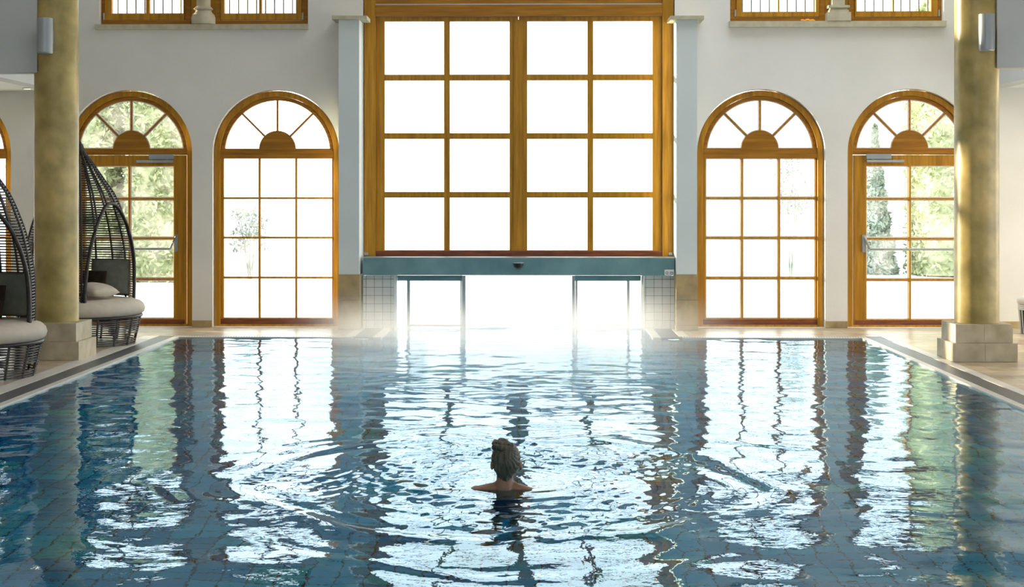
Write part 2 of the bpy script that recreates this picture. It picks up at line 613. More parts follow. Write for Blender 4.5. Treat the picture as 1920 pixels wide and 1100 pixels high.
# back wall with its openings
holes = []
for k, cx in ARX.items():
    holes.append(archloop(cx, Z_SPR, R_OUT + 0.012, 0.005))
holes.append([(XBW0, 0.005), (XBW1, 0.005), (XBW1, 4.35), (XBW0, 4.35)])
for a, b in ((0, 1), (2, 3)):
    x0, x1 = PX(UP[a][0], YW), PX(UP[b][1], YW)
    zb = PZ((UP[a][0] + UP[b][1]) / 2, UP[a][2], YW)
    holes.append(rect(x0, x1, zb, UPZ1))
wall = plate('wall_back', [rect(X_L, X_R, 0, ZC)] + holes, YW, YT, M['plaster'], smooth=None)
struct(wall, 'plastered end wall pierced by arched windows', 'wall')

bw = MB()
bw.box(X_L - 0.3, X_L, Y_R, YT, 0, ZC)
struct(bw.build('wall_left', M['plaster']), 'plain plaster side wall of the left aisle', 'wall')

# right wall with unseen openings added to let more daylight in
def xplate(name, loops, x0, x1, mat, parent=None):
    o = plate(name, loops, 0, abs(x1 - x0), mat, None)
    me = o.data
    me.transform(Matrix(((0, 1, 0, min(x0, x1)), (1, 0, 0, 0), (0, 0, 1, 0), (0, 0, 0, 1))))
    me.flip_normals()
    if parent is not None:
        o.parent = parent
        me.transform(Matrix.Translation(-rootloc(parent)))
    return o


RW = [(16.2, 19.2, 0.2, 2.75), (11.0, 15.2, 0.2, 2.75), (4.5, 9.0, 0.6, 2.75)]
o = xplate('wall_right', [rect(Y_R, YT, 0, ZC)] + [rect(*r) for r in RW], X_R, X_R + 0.3, M['plaster'])
struct(o, 'plain plaster side wall of the right aisle', 'wall')

# rear wall, behind the camera, with unglazed openings added to light the hall
RR = [(-8.0, -5.6, 3.6, 5.6), (-2.4, 2.2, 3.0, 6.0), (5.2, 7.8, 3.6, 5.6)]
o = plate('wall_rear', [rect(X_L, X_R, 0, ZC)] + [rect(*r) for r in RR], Y_R - 0.3, Y_R, M['plaster'])
struct(o, 'rear wall behind the camera with openings added for daylight', 'wall')

# ceiling with two unseen roof openings added to light the pool and end wall
SKA, SKB = (-3.2, 2.7, 9.6, 12.2), (-0.8, 7.6, 16.7, 19.2)
c = MB()
c.box(X_L - .3, X_R + .3, Y_R - .3, SKA[2], ZC, ZC + .25)
c.box(X_L - .3, SKA[0], SKA[2], SKA[3], ZC, ZC + .25)
c.box(SKA[1], X_R + .3, SKA[2], SKA[3], ZC, ZC + .25)
c.box(X_L - .3, X_R + .3, SKA[3], SKB[2], ZC, ZC + .25)
c.box(X_L - .3, SKB[0], SKB[2], SKB[3], ZC, ZC + .25)
c.box(SKB[1], X_R + .3, SKB[2], SKB[3], ZC, ZC + .25)
c.box(X_L - .3, X_R + .3, SKB[3], YT, ZC, ZC + .25)
struct(c.build('ceiling', M['ceiling']), 'timber ceiling with two roof openings added for light', 'ceiling')

# aisle bays beyond the columns: lintel wall, soffit and cheek wall
YLN = 15.72
for side, (xa, xb, chk) in (('left', (X_L, PX(69, YLN), -5.85)), ('right', (PX(1869.5, YLN), X_R, 5.5))):
    zb = PZ(0 if side == 'left' else 1900, 135.5 if side == 'left' else 127, YLN)
    b = MB()
    b.box(xa, xb, YLN, YLN + 0.25, zb, ZC)
    if side == 'left':
        b.box(chk - .2, chk, YLN + .25, YW, zb + .07, ZC)
    else:
        b.box(chk, chk + .2, YLN + .25, YW, zb + .07, ZC)
    struct(b.build('wall_lintel_' + side, M['plaster_shade']), 'plain %s wall above the %s aisle beside the column' % ('shade toned white', side), 'wall')
    b = MB()
    if side == 'left':
        b.box(xa, chk - .2, YLN + .25, YW, zb + .07, zb + .2)
        b.box(xa, chk - .25, 17.6, 17.75, zb + .0, zb + .07)
    else:
        b.box(chk + .2, xb, YLN + .25, YW, zb + .07, zb + .2)
        b.box(chk + .25, xb, 18.7, 18.85, zb - .04, zb + .07)
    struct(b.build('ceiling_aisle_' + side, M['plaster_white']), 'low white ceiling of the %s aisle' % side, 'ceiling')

# floor around the pool
GW = 0.0
fl = MB()
XO0, XO1 = PXL - .43, PXR + .35     # outer edge of the copings
fl.box(X_L, XO0, Y_R, YT, -.3, 0)
fl.box(XO1, X_R, Y_R, YT, -.3, 0)
fl.box(XO0, XO1, Y_R, PYN - .3, -.3, 0)
fl.box(XO0, CHL - .42, PYB + .14, YT, -.3, 0)
fl.box(CHR + .42, XO1, PYB + .14, YT, -.3, 0)
struct(fl.build('floor', M['deck']), 'beige sandstone tiled pool deck', 'floor')

# copings: pale inner lip, slate grate, pale outer strip
def coping(name, boxes, mat, label, cat, kind='structure', bevel=0.003):
    b = MB()
    for x0, x1, y0, y1, z0, z1 in boxes:
        b.box(x0, x1, y0, y1, z0, z1)
    o = b.build(name, mat, None, bevel=bevel)
    return tag(o, label, cat, kind=kind)


e = 0.0015
coping('trim_1', [(PXL - .07, PXL, PYN - .3, PYB + .0, -.25, e), (XO0, PXL - .26, PYN - .3, PYB + .14, -.25, e)], M['coping'],
       'pale coping strips along the left side of the pool', 'pool edge')
coping('trim_2', [(PXR, PXR + .07, PYN - .3, PYB + .0, -.25, e), (PXR + .25, XO1, PYN - .3, PYB + .14, -.25, e)], M['coping'],
       'pale coping strips along the right side of the pool', 'pool edge')
coping('drain_grate', [(PXL - .258, PXL - .072, PYN - .3, PYB + .12, -.05, -.002)], M['grate'],
       'long dark slate grate along the left side of the pool', 'grate', None, 0)
coping('drain_grate', [(PXR + .072, PXR + .248, PYN - .3, PYB + .12, -.05, -.002)], M['grate'],
       'long dark slate grate along the right side of the pool', 'grate', None, 0)
coping('drain_grate', [(PXL - .07, CHL - .335, PYB + .03, PYB + .12, -.05, e)], M['grate_back'],
       'white slotted grate at the far end of the pool, left of the gateway', 'grate', None, 0)
coping('drain_grate', [(CHR + .335, PXR + .07, PYB + .03, PYB + .12, -.05, e)], M['grate_back'],
       'white slotted grate at the far end of the pool, right of the gateway', 'grate', None, 0)
coping('trim_3', [(PXL - .07, CHL - .335, PYB, PYB + .03, -.25, e), (PXL - .07, CHL - .42, PYB + .12, PYB + .14, -.25, e), (CHL - .09, CHL, PYB, YW + .1, -.25, e), (CHL - .42, CHL - .31, PYB + .12, YW + .1, -.25, e),
                  (CHR + .335, PXR + .07, PYB, PYB + .03, -.25, e), (CHR + .42, PXR + .07, PYB + .12, PYB + .14, -.25, e), (CHR, CHR + .09, PYB, YW + .1, -.25, e), (CHR + .31, CHR + .42, PYB + .12, YW + .1, -.25, e)],
       M['coping'], 'pale coping at the far end of the pool', 'pool edge')
coping('drain_grate', [(CHL - .308, CHL - .092, PYB + .01, YW - .17, -.05, -.002)], M['grate'],
       'short dark grate beside the gateway, below the left tiled pier', 'grate', None, 0)
coping('drain_grate', [(CHR + .092, CHR + .308, PYB + .01, YW - .17, -.05, -.002)], M['grate'],
       'short dark grate beside the gateway, below the right tiled pier', 'grate', None, 0)
coping('trim_4', [(XO0, XO1, PYN - .3, PYN, -.25, e)], M['coping'], 'pale coping at the near end of the pool', 'pool edge')

# pool basin (inside faces), with the channel running outdoors
ZF = -1.35
YOUT = 29.0
WID = .3          # how much the outdoor pool widens beyond the gateway
b = MB()
T = .15
b.box(PXL - T, PXR + T, PYN - T, PYB + T, ZF - T, ZF)                       # floor
b.box(PXL - T, PXL, PYN - T, PYB + T, ZF, -.02 - .23)
b.box(PXR, PXR + T, PYN - T, PYB + T, ZF, -.02 - .23)
b.box(PXL, PXR, PYN - T, PYN, ZF, -.25)
b.box(PXL, CHL, PYB, PYB + T, ZF, -.25)
b.box(CHR, PXR, PYB, PYB + T, ZF, -.25)
b.box(CHL - WID, CHR + WID, PYB + T, YOUT, ZF - T, ZF)
b.box(CHL - T, CHL, PYB + T, YT + .6, ZF, -.25)
b.box(CHR, CHR + T, PYB + T, YT + .6, ZF, -.25)
b.box(CHL - WID - T, CHL - WID, YT + .6, YOUT, ZF, -.05)
b.box(CHR + WID, CHR + WID + T, YT + .6, YOUT, ZF, -.05)
b.box(CHL - WID - T, CHL, YT + .45, YT + .6, ZF, -.05)
b.box(CHR, CHR + WID + T, YT + .45, YT + .6, ZF, -.05)
b.box(CHL - WID - T, CHR + WID + T, YOUT, YOUT + T, ZF, -.05)
struct(b.build('floor_pool_basin', M['mosaic']), 'blue and green mosaic pool basin under the water', 'pool')

# snowy ground outdoors
b = MB()
b.box(-60, CHL - WID - T, YT, 120, -.4, -.03)
b.box(CHR + WID + T, 60, YT, 120, -.4, -.03)
b.box(CHL - WID - T, CHR + WID + T, YOUT + T, 120, -.4, -.03)
b.box(CHL - WID - T, CHL, YT, YT + .45, -.4, -.03)
b.box(CHR, CHR + WID + T, YT, YT + .45, -.4, -.03)
struct(b.build('floor_outdoor_snow', M['snow']), 'white snow covered ground outside the windows', 'snow')
b = MB()
b.box(-60, X_L - .3, -40, YT, -.4, -.03)
b.box(X_R + .3, 60, -40, YT, -.4, -.03)
b.box(X_L - .3, X_R + .3, -40, Y_R - .3, -.4, -.03)
struct(b.build('floor_outdoor_lawn', M['snow']), 'white snow covered ground around the hall', 'snow')

# ================================================================== WINDOWS
def bars_rect(x0, x1, z0, z1, cols, rows, t):
    """glass openings of a sash, given inner sizes; cols/rows are lists of dividing bar centres"""
    xs = [x0] + cols + [x1]
    zs = [z0] + rows + [z1]
    res = []
    for i in range(len(xs) - 1):
        for j in range(len(zs) - 1):
            a = xs[i] + (t / 2 if i else 0); b_ = xs[i + 1] - (t / 2 if i < len(xs) - 2 else 0)
            c_ = zs[j] + (t / 2 if j else 0); d = zs[j + 1] - (t / 2 if j < len(zs) - 2 else 0)
            res.append(rect(a, b_, c_, d))
    return res


def fan_holes(cx, zc_, R, zb, zh, rh, t=0.022):
    """four sectors between a wooden half-disc hub (centre zh, radius rh) and the arc (centre zc_, radius R)"""
    out = []
    ang = [0, PI / 4, PI / 2, 3 * PI / 4, PI]
    for k in range(4):
        a0, a1 = ang[k], ang[k + 1]
        pin, pout = [], []
        n = 14
        for i in range(n + 1):
            a = a0 + (a1 - a0) * i / n
            d = Vector((math.cos(a), math.sin(a)))
            h = Vector((cx, zh))
            # distance along the ray from the hub centre to the arc
            oc = h - Vector((cx, zc_))
            bq = oc.dot(d); cq = oc.length_squared - R * R
            s = -bq + math.sqrt(max(0, bq * bq - cq))
            pin.append(h + d * rh); pout.append(h + d * s)
        # offset the radial edges by half a bar
        for idx, a, sg in ((0, a0, 1), (n, a1, -1)):
            if (k == 0 and idx == 0) or (k == 3 and idx == n):
                continue
            nrm = Vector((-math.sin(a), math.cos(a))) * (sg * t / 2)
            pin[idx] = pin[idx] + nrm; pout[idx] = pout[idx] + nrm
        lp = pout + pin[::-1]
        out.append([(p.x, max(p.y, zb)) for p in lp])
    return out


def arched(kind, name, key, label, cat, pane_mat, bead=False, mirror=False):
    cx = ARX[key]
    u0 = ARCH[key]
    zv = lambda v: PZ(970, v, YG)
    root = thing(name, (cx, YG, 0), label, cat, kind='structure')
    R1 = 102.0 / SC + .02      # inner edge of outer frame
    Rg = 99.3 / SC
    y = YG
    # outer casing
    plate('frame', [archloop(cx, Z_SPR, R_OUT, 0.0), archloop(cx, Z_SPR, R1 + .012, 0.03 if kind == 'door' else .03)], y - .02, y + .13, M['wood'], root, bevel=.004, smooth=30)
    zb_fan = zv(278)
    zh = zv(279); rh = 34.5 / SC
    # fanlight sash
    fh = fan_holes(cx, Z_SPR, Rg, zb_fan, zh, rh)
    outl = [(cx - R1 - .01, zv(281)), (cx + R1 + .01, zv(281))]
    n = 40
    outl += [(cx + (R1 + .01) * math.cos(PI * i / n), Z_SPR + (R1 + .01) * math.sin(PI * i / n)) for i in range(n + 1) if Z_SPR + (R1 + .01) * math.sin(PI * i / n) > zv(281) + .002]
    s = plate('fanlight', [outl] + fh, y + .015, y + .075, M['wood_h'], root, bevel=.003, smooth=30)
    # transom, two mouldings
    t = MB()
    t.box(cx - R1 - .012, cx + R1 + .012, y - .005, y + .08, zv(288), zv(280.5))
    t.box(cx - R1 - .012, cx + R1 + .012, y - .012, y + .085, zv(296.5) if kind != 'door' else zv(290), zv(288.3))
    t.build('transom', M['wood_h'], root, bevel=.003)
    gl = []
    if kind == 'window':
        x0, x1 = cx - 101 / SC, cx + 103 / SC
        z0, z1 = zv(596), zv(297)
        c1, c2 = cx - 33.6 / SC, cx + 35.5 / SC
        hs = bars_rect(x0, x1, z0, z1, [c1, c2], [zv(520.7), zv(445.5), zv(371.3)], 0.025)
        out = rect(cx - R1 - .012, cx + R1 + .012, 0.02, zv(291))
        plate('sash', [out] + hs, y + .012, y + .07, M['wood'], root, bevel=.003, smooth=30)
        b_ = MB()
        b_.box(cx - R1 - .01, cx + R1 + .01, y, y + .075, 0.012, zv(598.5))
        b_.build('bottom_rail', M['wood_red'], root, bevel=.003)
    else:
        sg = -1 if mirror else 1
        # door leaf: wide stile on the lock side, seen at the right of door A (mirror: at the left of door D)
        ls = cx + sg * 81 / SC          # lock-side edge of the glass
        hs_ = cx - sg * 86 / SC         # hinge-side edge of the glass
        x0, x1 = min(ls, hs_), max(ls, hs_)
        z0, z1 = zv(597.5), zv(311)
        hs = bars_rect(x0, x1, z0, z1, [cx - (1 if not mirror else 0) * 3 / SC], [zv(523.5), zv(447), zv(372.5)], 0.024)
        out = rect(cx - R1 + .004, cx + R1 - .004, 0.015, zv(291))
        leaf = plate('door_leaf', [out] + hs, y - .004, y + .07, M['wood'], root, bevel=.003, smooth=30)
        b_ = MB()
        b_.box(cx - R1 + .02, cx + R1 - .02, y - .008, y + .072, 0.018, zv(599.5))
        b_.build('bottom_rail', M['wood_red'], leaf, bevel=.003)
        # closer
        ce = cx + sg * 82 / SC
        cl = MB()
        xa, xb = sorted((ce, ce - sg * 46 / SC))
        cl.box(xa, xb, y - .06, y - .004, zv(298.5), zv(289))
        cl = cl.build('door_closer', M['grey_metal'], leaf, bevel=.004)
        ar = MB()
        xa, xb = sorted((ce, ce - sg * 69 / SC))
        ar.box(xa, xb, y - .075, y - .02, zv(304.5), zv(300))
        ar.cyl((ce - sg * .08, y - .04, zv(298.5)), (ce - sg * .08, y - .04, zv(300.2)), .01)
        ar.build('closer_arm', M['steel_bright'], root, bevel=.003)
        # push bar with cranked ends
        xh = cx + sg * 86 / SC
        pb = MB()
        zb_ = zv(466.5)
        xe = cx - sg * 88 / SC
        pb.tube([(xe, y - .07, zb_), (xh - sg * .06, y - .07, zb_)], .016, 10)
        pb.tube([(xh - sg * .065, y - .07, zb_), (xh - sg * .035, y - .06, zb_ + .07), (xh - sg * .0, y - .03, zb_ + .16)], .015, 8)
        pb.build('push_bar', M['steel_bright'], root, smooth=40)
        ep = MB()
        ep.box(xh - .022, xh + .022, y - .035, y - .003, zv(472), zv(440))
        ep.build('lock_plate', M['grey_metal'], root, bevel=.004)
    # panes
    pan = MB()
    pan.box(cx - R1 + .0, cx + R1 - .0, y + .035, y + .041, .05, zv(299))
    pm = pan.build('pane', pane_mat, root)
    n = 40
    fl_ = [(cx + (R1) * math.cos(PI * i / n), Z_SPR + (R1) * math.sin(PI * i / n)) for i in range(n + 1) if Z_SPR + R1 * math.sin(PI * i / n) > zb_fan - .005]
    plate('fanlight_pane', [fl_], y + .042, y + .047, pane_mat, root)
    if bead:
        for nm, hh in (('glazing_bead', hs), ('fanlight_bead', fh)):
            o_ = None
            bms = bmesh.new()
            for h in hh:
                tmp = plate('tmp', [h, shrink(h, .012)], y + .026, y + .034, None, root)
                bms.from_mesh(tmp.data)
                md = tmp.data
                bpy.data.objects.remove(tmp); bpy.data.meshes.remove(md)
            me = bpy.data.meshes.new(nm)
            bms.to_mesh(me); bms.free()
            me.transform(Matrix.Translation(rootloc(root)))
            finish(me, nm, M['white_paint'], root)
    return root


arched('window', 'window_1', 'Z', 'arched wooden window cut by the left edge of the photo', 'window', M['glass'])
arched('door', 'door_1', 'A', 'arched wooden glazed door behind the wicker daybed, hedge seen through it', 'door', M['glass_wet'], bead=True)
arched('window', 'window_2', 'B', 'arched wooden window between the left door and the left pilaster', 'window', M['glass_wet'])
arched('window', 'window_3', 'C', 'arched wooden window right of the right pilaster', 'window', M['glass_wet'], bead=True)
arched('door', 'door_2', 'D', 'arched wooden glazed door beside the right stone column', 'door', M['glass_wet'], bead=True, mirror=True)

# ------------------------------------------------------------------ the big centre window
YB = 19.66
root = thing('window_4', (PX(972, YB), YB, .86), 'huge wooden grid window above the swim-through gateway', 'window', kind='structure')
zq = lambda v: PZ(972, v, YB)
xq = lambda u: PX(u, YB)
ZBW = zq(482)
fr = plate('frame', [rect(xq(683), xq(1263), ZBW, 4.34), rect(xq(704), xq(1242), ZBW + .01, 4.2)], YB, YB + .2, M['wood'], root, bevel=.004, smooth=30)
b = MB()
b.box(xq(703), xq(1243), YB + .0, YB + .12, zq(30), zq(9))
b.box(xq(703), xq(1243), YB + .03, YB + .14, zq(6), 4.2)
b.build('header_beam', M['wood_h'], root, bevel=.004)
b = MB()
b.box(xq(703), xq(1243), YB + .02, YB + .06, zq(8.4), zq(6.3))
b.build('metal_track', M['steel_bright'], root)
zt = 30.5
for (a, b0, c0, d0, m0, nm) in ((704, 720.5, 955, 971.2, 837.5, 'l'), (972.4, 988.5, 1224, 1241.5, 1107, 'r')):
    hs = bars_rect(xq(b0), xq(c0), zq(469), zq(39), [xq(m0)], [zq(365), zq(254.5), zq(144.5)], 11 / SC)
    s = plate('sash', [rect(xq(a), xq(d0), zq(476), zq(zt))] + hs, YB + .045, YB + .11, M['wood'], root, bevel=.004, smooth=30)
    b = MB()
    b.box(xq(b0) - .05, xq(c0) + .05, YB + .072, YB + .078, zq(472), zq(36))
    b.build('pane', M['glass_wet'] if nm == 'r' else M['glass'], s)
b = MB()
b.box(xq(704), xq(1241.5), YB + .02, YB + .13, ZBW, zq(470.5))
b.build('bottom_rail', M['wood_red'], root, bevel=.004)
b = MB()
b.box(xq(963), xq(980.5), YB + .035, YB + .05, zq(476), zq(36))
b.build('cover_strip', M['wood'], root, bevel=.003)
for u in (687, 1257):
    b = MB()
    b.box(xq(u - 3.5), xq(u + 3.5), YB - .02, YB + .001, zq(478), zq(473))
    b.build('hinge', M['grey_metal'], root, bevel=.002)

# ------------------------------------------------------------------ upper windows
def upper(idx, name, label, ul, ur, vb, gl, hingeside):
    """gl = (x0, x1, x2, x3, bottom v) of the two lights"""
    y = YW + .10
    X = lambda u: PX(u, y)
    zb = PZ((ul + ur) / 2, vb, y)
    zg = PZ((ul + ur) / 2, gl[4], y)
    root = thing(name, ((X(ul) + X(ur)) / 2, y, zb), label, 'window', kind='structure')
    plate('frame', [rect(X(ul), X(ur), zb, UPZ1), rect(X(ul + 11), X(ur - 11), zb + .05, UPZ1 - .05)], y, y + .12, M['wood_h'], root, bevel=.004, smooth=30)
    hs = [rect(X(gl[0]), X(gl[1]), zg, UPZ1 - .14), rect(X(gl[2]), X(gl[3]), zg, UPZ1 - .14)]
    plate('sash', [rect(X(ul + 11.5), X(ur - 11.5), zb + .055, UPZ1 - .055)] + hs, y - .018, y + .06, M['wood'], root, bevel=.004, smooth=30)
    b = MB()
    b.box(X(gl[0] - 5), X(gl[3] + 5), y + .03, y + .036, zg - .03, UPZ1 - .12)
    b.build('pane', M['glass'], root)
    b = MB()
    u = gl[0] + 4
    while u < gl[3] + 4:
        b.cyl((X(u), YT + .06, zg - .1), (X(u), YT + .06, UPZ1), .0105, 6)
        u += 17.0
    b.box(X(gl[0] - 8), X(gl[3] + 8), YT + .05, YT + .07, zg + .012, zg + .024)
    b.box(X(gl[0] - 8), X(gl[3] + 8), YT + .05, YT + .07, zg + .6, zg + .612)
    b.build('grille', M['iron'], root)
    uh = ul + 9.5 if hingeside < 0 else ur - 9.5
    b = MB()
    b.cyl((X(uh), y - .02, zb + .06), (X(uh), y - .02, zb + .14), .011, 10)
    b.build('hinge', M['steel_bright'], root)
    return root


upper(0, 'window_5', 'upper window above the left arched door, with iron bars outside', *UP[0], (210, 274, 281, 344, 25.5), -1)
upper(1, 'window_6', 'upper window above the left arched window, with iron bars outside', *UP[1], (421, 486, 491, 555, 25.5), 1)
upper(2, 'window_7', 'upper window above the right arched window, orange cloth at its foot', *UP[2], (1391, 1458, 1461.5, 1529, 22.5), -1)
upper(3, 'window_8', 'upper window above the right arched door, foliage seen through it', *UP[3], (1606, 1673, 1676, 1745, 21.5), 1)

# filler behind the stone colonettes and sills
for k, (ua, ub, vb, us, ue, side) in enumerate(((357.5, 403, 46, 177, 577.5, 'left'), (1547, 1591, 40, 1367.5, 1775, 'right'))):
    y = YW
    x0, x1 = PX(ua, y + .1), PX(ub, y + .1)
    zb = PZ((ua + ub) / 2, vb, y)
    b = MB()
    b.box(x0 + .003, x1 - .003, y + .11, YT, zb, UPZ1)
    struct(b.build('trim_%d' % (5 + 2 * k), M['wood']), 'wooden post behind the %s stone colonette' % side, 'trim')
    b = MB()
    ys = YW - .07
    zs0 = PZ((us + ue) / 2, vb + (8.5 if k == 0 else 10), ys)
    b.box(PX(us, ys), PX(ue, ys), ys, YW + .098, zs0, zb - .002)
    struct(b.build('trim_%d' % (6 + 2 * k), M['stone_pale'], bevel=.012), 'pale stone sill under the %s pair of upper windows' % side, 'sill')
    # colonette
    um = 381.5 if k == 0 else 1570
    yc = YW + .05
    X = lambda u: PX(u, yc)
    zz = lambda v: PZ(um, v, yc)
    cx = X(um)
    root = thing('stone_colonette', (cx, yc, zb), 'short pale stone colonette between the %s pair of upper windows' % side, 'column')
    b = MB()
    hw = 22.5 / SC
    if k == 0:
        b.lathe([(.13, zb), (.148, zb + .01), (.148, zb + .09), (.135, zb + .125), (.105, zb + .15), (.098, zb + .17), (.105, zb + .18), (.118, zb + .19), (.118, zb + .2), (.10, zb + .215), (.088, zb + .23)], cx, yc, 32)
    else:
        b.box(cx - .143, cx + .143, yc - .13, yc + .055, zb, zb + .105)
        b.box(cx - .118, cx + .118, yc - .118, yc + .05, zb + .105, zb + .135)
        b.box(cx - .105, cx + .105, yc - .105, yc + .045, zb + .135, zb + .16)
        b.box(cx - .128, cx + .128, yc - .128, yc + .052, zb + .16, zb + .19)
    b.build('base', M['stone_pale'], root, bevel=0.006 if k else 0, smooth=40)
    b = MB()
    if k == 0:
        b.lathe([(.087, zb + .225), (.085, UPZ1)], cx, yc, 32)
    else:
        b.box(cx - .078, cx + .078, yc - .078, yc + .05, zb + .19, UPZ1)
    b.build('shaft', M['stone_pale'], root, bevel=.004 if k else 0, smooth=40)

# orange cloth on the right sill
yc = YW - .03
x0, x1 = PX(1502, yc), PX(1528, yc)
zb = PZ(1515, 40, YW) - .004
b = MB()
nx = 14
pts = []
for i in range(nx + 1):
    t = i / nx
    pts.append((x0 + (x1 - x0) * t, yc + .012 * math.sin(t * 9), zb + .012 + .006 * math.sin(t * 17)))
b.tube(pts, [.008 + .008 * math.sin(PI * min(1, max(0, (i + .6) / (nx + 1.2)))) for i in range(nx + 1)], 8)
b.tube([(p[0] * 1.0, p[1] - .014, p[2] - .004) for p in pts[2:-2]], .010, 8)
o = b.build('folded_cloth', M['orange'], None, smooth=60)
tag(o, 'small bright orange cloth lying on the right upper stone sill', 'cloth')

# ================================================================== GATEWAY
# pilasters either side of the big window
for side, (ua, ub, uc, cap0, cap1) in (('left', (635, 673.5, 680.2, 622.5, 688)), ('right', (1268.5, 1307, 1265.2, 1257, 1320))):
    yf = 19.27 if side == 'left' else 19.20
    X = lambda u, y=yf: PX(u, y)
    x0, x1 = X(ua), X(ub)
    um = (ua + ub) / 2
    z_c0, z_c1 = PZ(um, 37, yf), PZ(um, 29.5, yf - .04)
    root = thing('pilaster', ((x0 + x1) / 2, (yf + YW) / 2, 0), 'white pilaster with a stone foot %s of the big grid window' % side, 'pilaster')
    zs = PZ(um, 514, yf)
    b = MB(); b.box(x0, x1, yf, YW - .002, zs, z_c0); b.build('shaft', M['plaster_white'], root, bevel=.004)
    b = MB()
    b.box(X(cap0, yf - .04), X(cap1, yf - .04) if side == 'left' else X(cap1, yf - .04), yf - .055, YW - .002, z_c0 + .0, z_c1)
    b.build('capital', M['stone_pale'], root, bevel=.02, seg=3)
    zj = PZ(um, 562, yf)
    b = MB()
    b.box(x0 - .006, x1 + .006, yf - .01, YW - .004, zj + .002, zs)
    b.box(x0 - .006, x1 + .006, yf - .01, YW - .004, .065 if side == 'right' else .002, zj - .002)
    if side == 'right':
        b.box(x0 - .012, x1 + .012, yf - .018, YW - .004, .002, .062)
    b.build('foot', M['stone_base'], root, bevel=.003)

# tiled piers
YP = 19.45
for side, (ua, ub) in (('left', (680.5, 738.5)), ('right', (1209, 1265.5))):
    x0, x1 = PX(ua, YP), PX(ub, YP)
    zt = PZ(970, 517, YP)
    b = MB()
    b.box(x0 + (.003 if side == 'left' else 0), x1 - (.003 if side == 'right' else 0), YP, YT, -.002, zt)
    o = b.build('wall_gate_' + side, M['white_tile'], bevel=.003)
    struct(o, 'low pier of white square tiles on the %s of the gateway' % side, 'wall')
    if side == 'left':
        o.location.x = 0
    b = MB()
    xs = x1 if side == 'left' else x0
    b.box(xs + (.001 if side == 'left' else -.022), xs + (.022 if side == 'left' else -.001), YP - .004, YT - .01, -.25, zt)
    struct(b.build('trim_gate_' + side, M['white_paint'], bevel=.003), 'white edge strip of the %s tiled pier' % side, 'trim')

# steel lintel
yl = 19.36
root = thing('steel_lintel', (PX(972, yl), yl, .65), 'long grey steel lintel box over the swim-through gateway', 'lintel')
x0, x1 = PX(681, yl), PX(1264.5, yl)
z0, z1 = PZ(972, 516, yl), PZ(972, 484, yl)
b = MB(); b.box(x0, x1, yl, YB + .2, z0, z1); b.build('casing', M['steel'], root, bevel=.004)
b = MB(); b.box(x0, x1, yl - .004, yl + .28, z1 + .001, z1 + .012); b.build('top_flashing', M['steel_bright'], root)
# dome camera on the lintel
cx = PX(972, yl)
zc_ = PZ(972, 493, yl)
root = thing('dome_sensor', (cx, yl, zc_), 'dark half-dome sensor in the middle of the steel lintel', 'sensor')
b = MB()
prof = [(0.002, zc_ - .072), (.022, zc_ - .067), (.043, zc_ - .05), (.056, zc_ - .027), (.062, zc_ - .004), (.062, zc_)]
b.lathe(prof, cx, yl - .062, 28)
b.build('dome', M['black'], root, smooth=50)
b = MB()
b.lathe([(.064, zc_), (.067, zc_ + .004), (.067, zc_ + .010), (.05, zc_ + .012)], cx, yl - .066, 28)
b.box(cx - .03, cx + .03, yl - .06, yl - .0005, zc_ - .0, zc_ + .012)
b.build('mount', M['steel_bright'], root, smooth=40)
# little sign plate
ysn = yl - .008
x0, x1 = PX(1246, ysn), PX(1264, ysn)
z0, z1 = PZ(1255, 516, ysn), PZ(1255, 505.3, ysn)
root = thing('sign_plate', ((x0 + x1) / 2, ysn, z0), 'small white sign plate with blue symbols at the right end of the lintel', 'sign')
b = MB(); b.box(x0, x1, ysn, yl - .0005, z0, z1); b.build('plate', M['white_paint'], root, bevel=.001)
b = MB()
rc = Vector((PX(1250.6, ysn), ysn - .001, PZ(1250, 511.3, ysn)))
b.tube([(rc.x + .0135 * math.cos(a * PI / 12), rc.y, rc.z + .0135 * math.sin(a * PI / 12)) for a in range(24)], .0028, 6, closed=True)
b.build('ring_symbol', M['blue_print'], root)
b = MB()
xa, xb = PX(1256.3, ysn), PX(1262.6, ysn)
za, zb = PZ(1259, 514, ysn), PZ(1259, 509, ysn)
b.box(xa, xb, ysn - .0015, ysn, za, za + .005)
b.box(xa, xa + .005, ysn - .0015, ysn, za, zb)
b.box(xb - .005, xb, ysn - .0015, ysn, za, zb)
b.box(xa + .008, xb - .008, ysn - .0015, ysn, zb - .006, zb)
b.box(xa + .008, xb - .008, ysn - .0015, ysn, zb - .017, zb - .012)
b.build('basin_symbol', M['blue_print'], root)

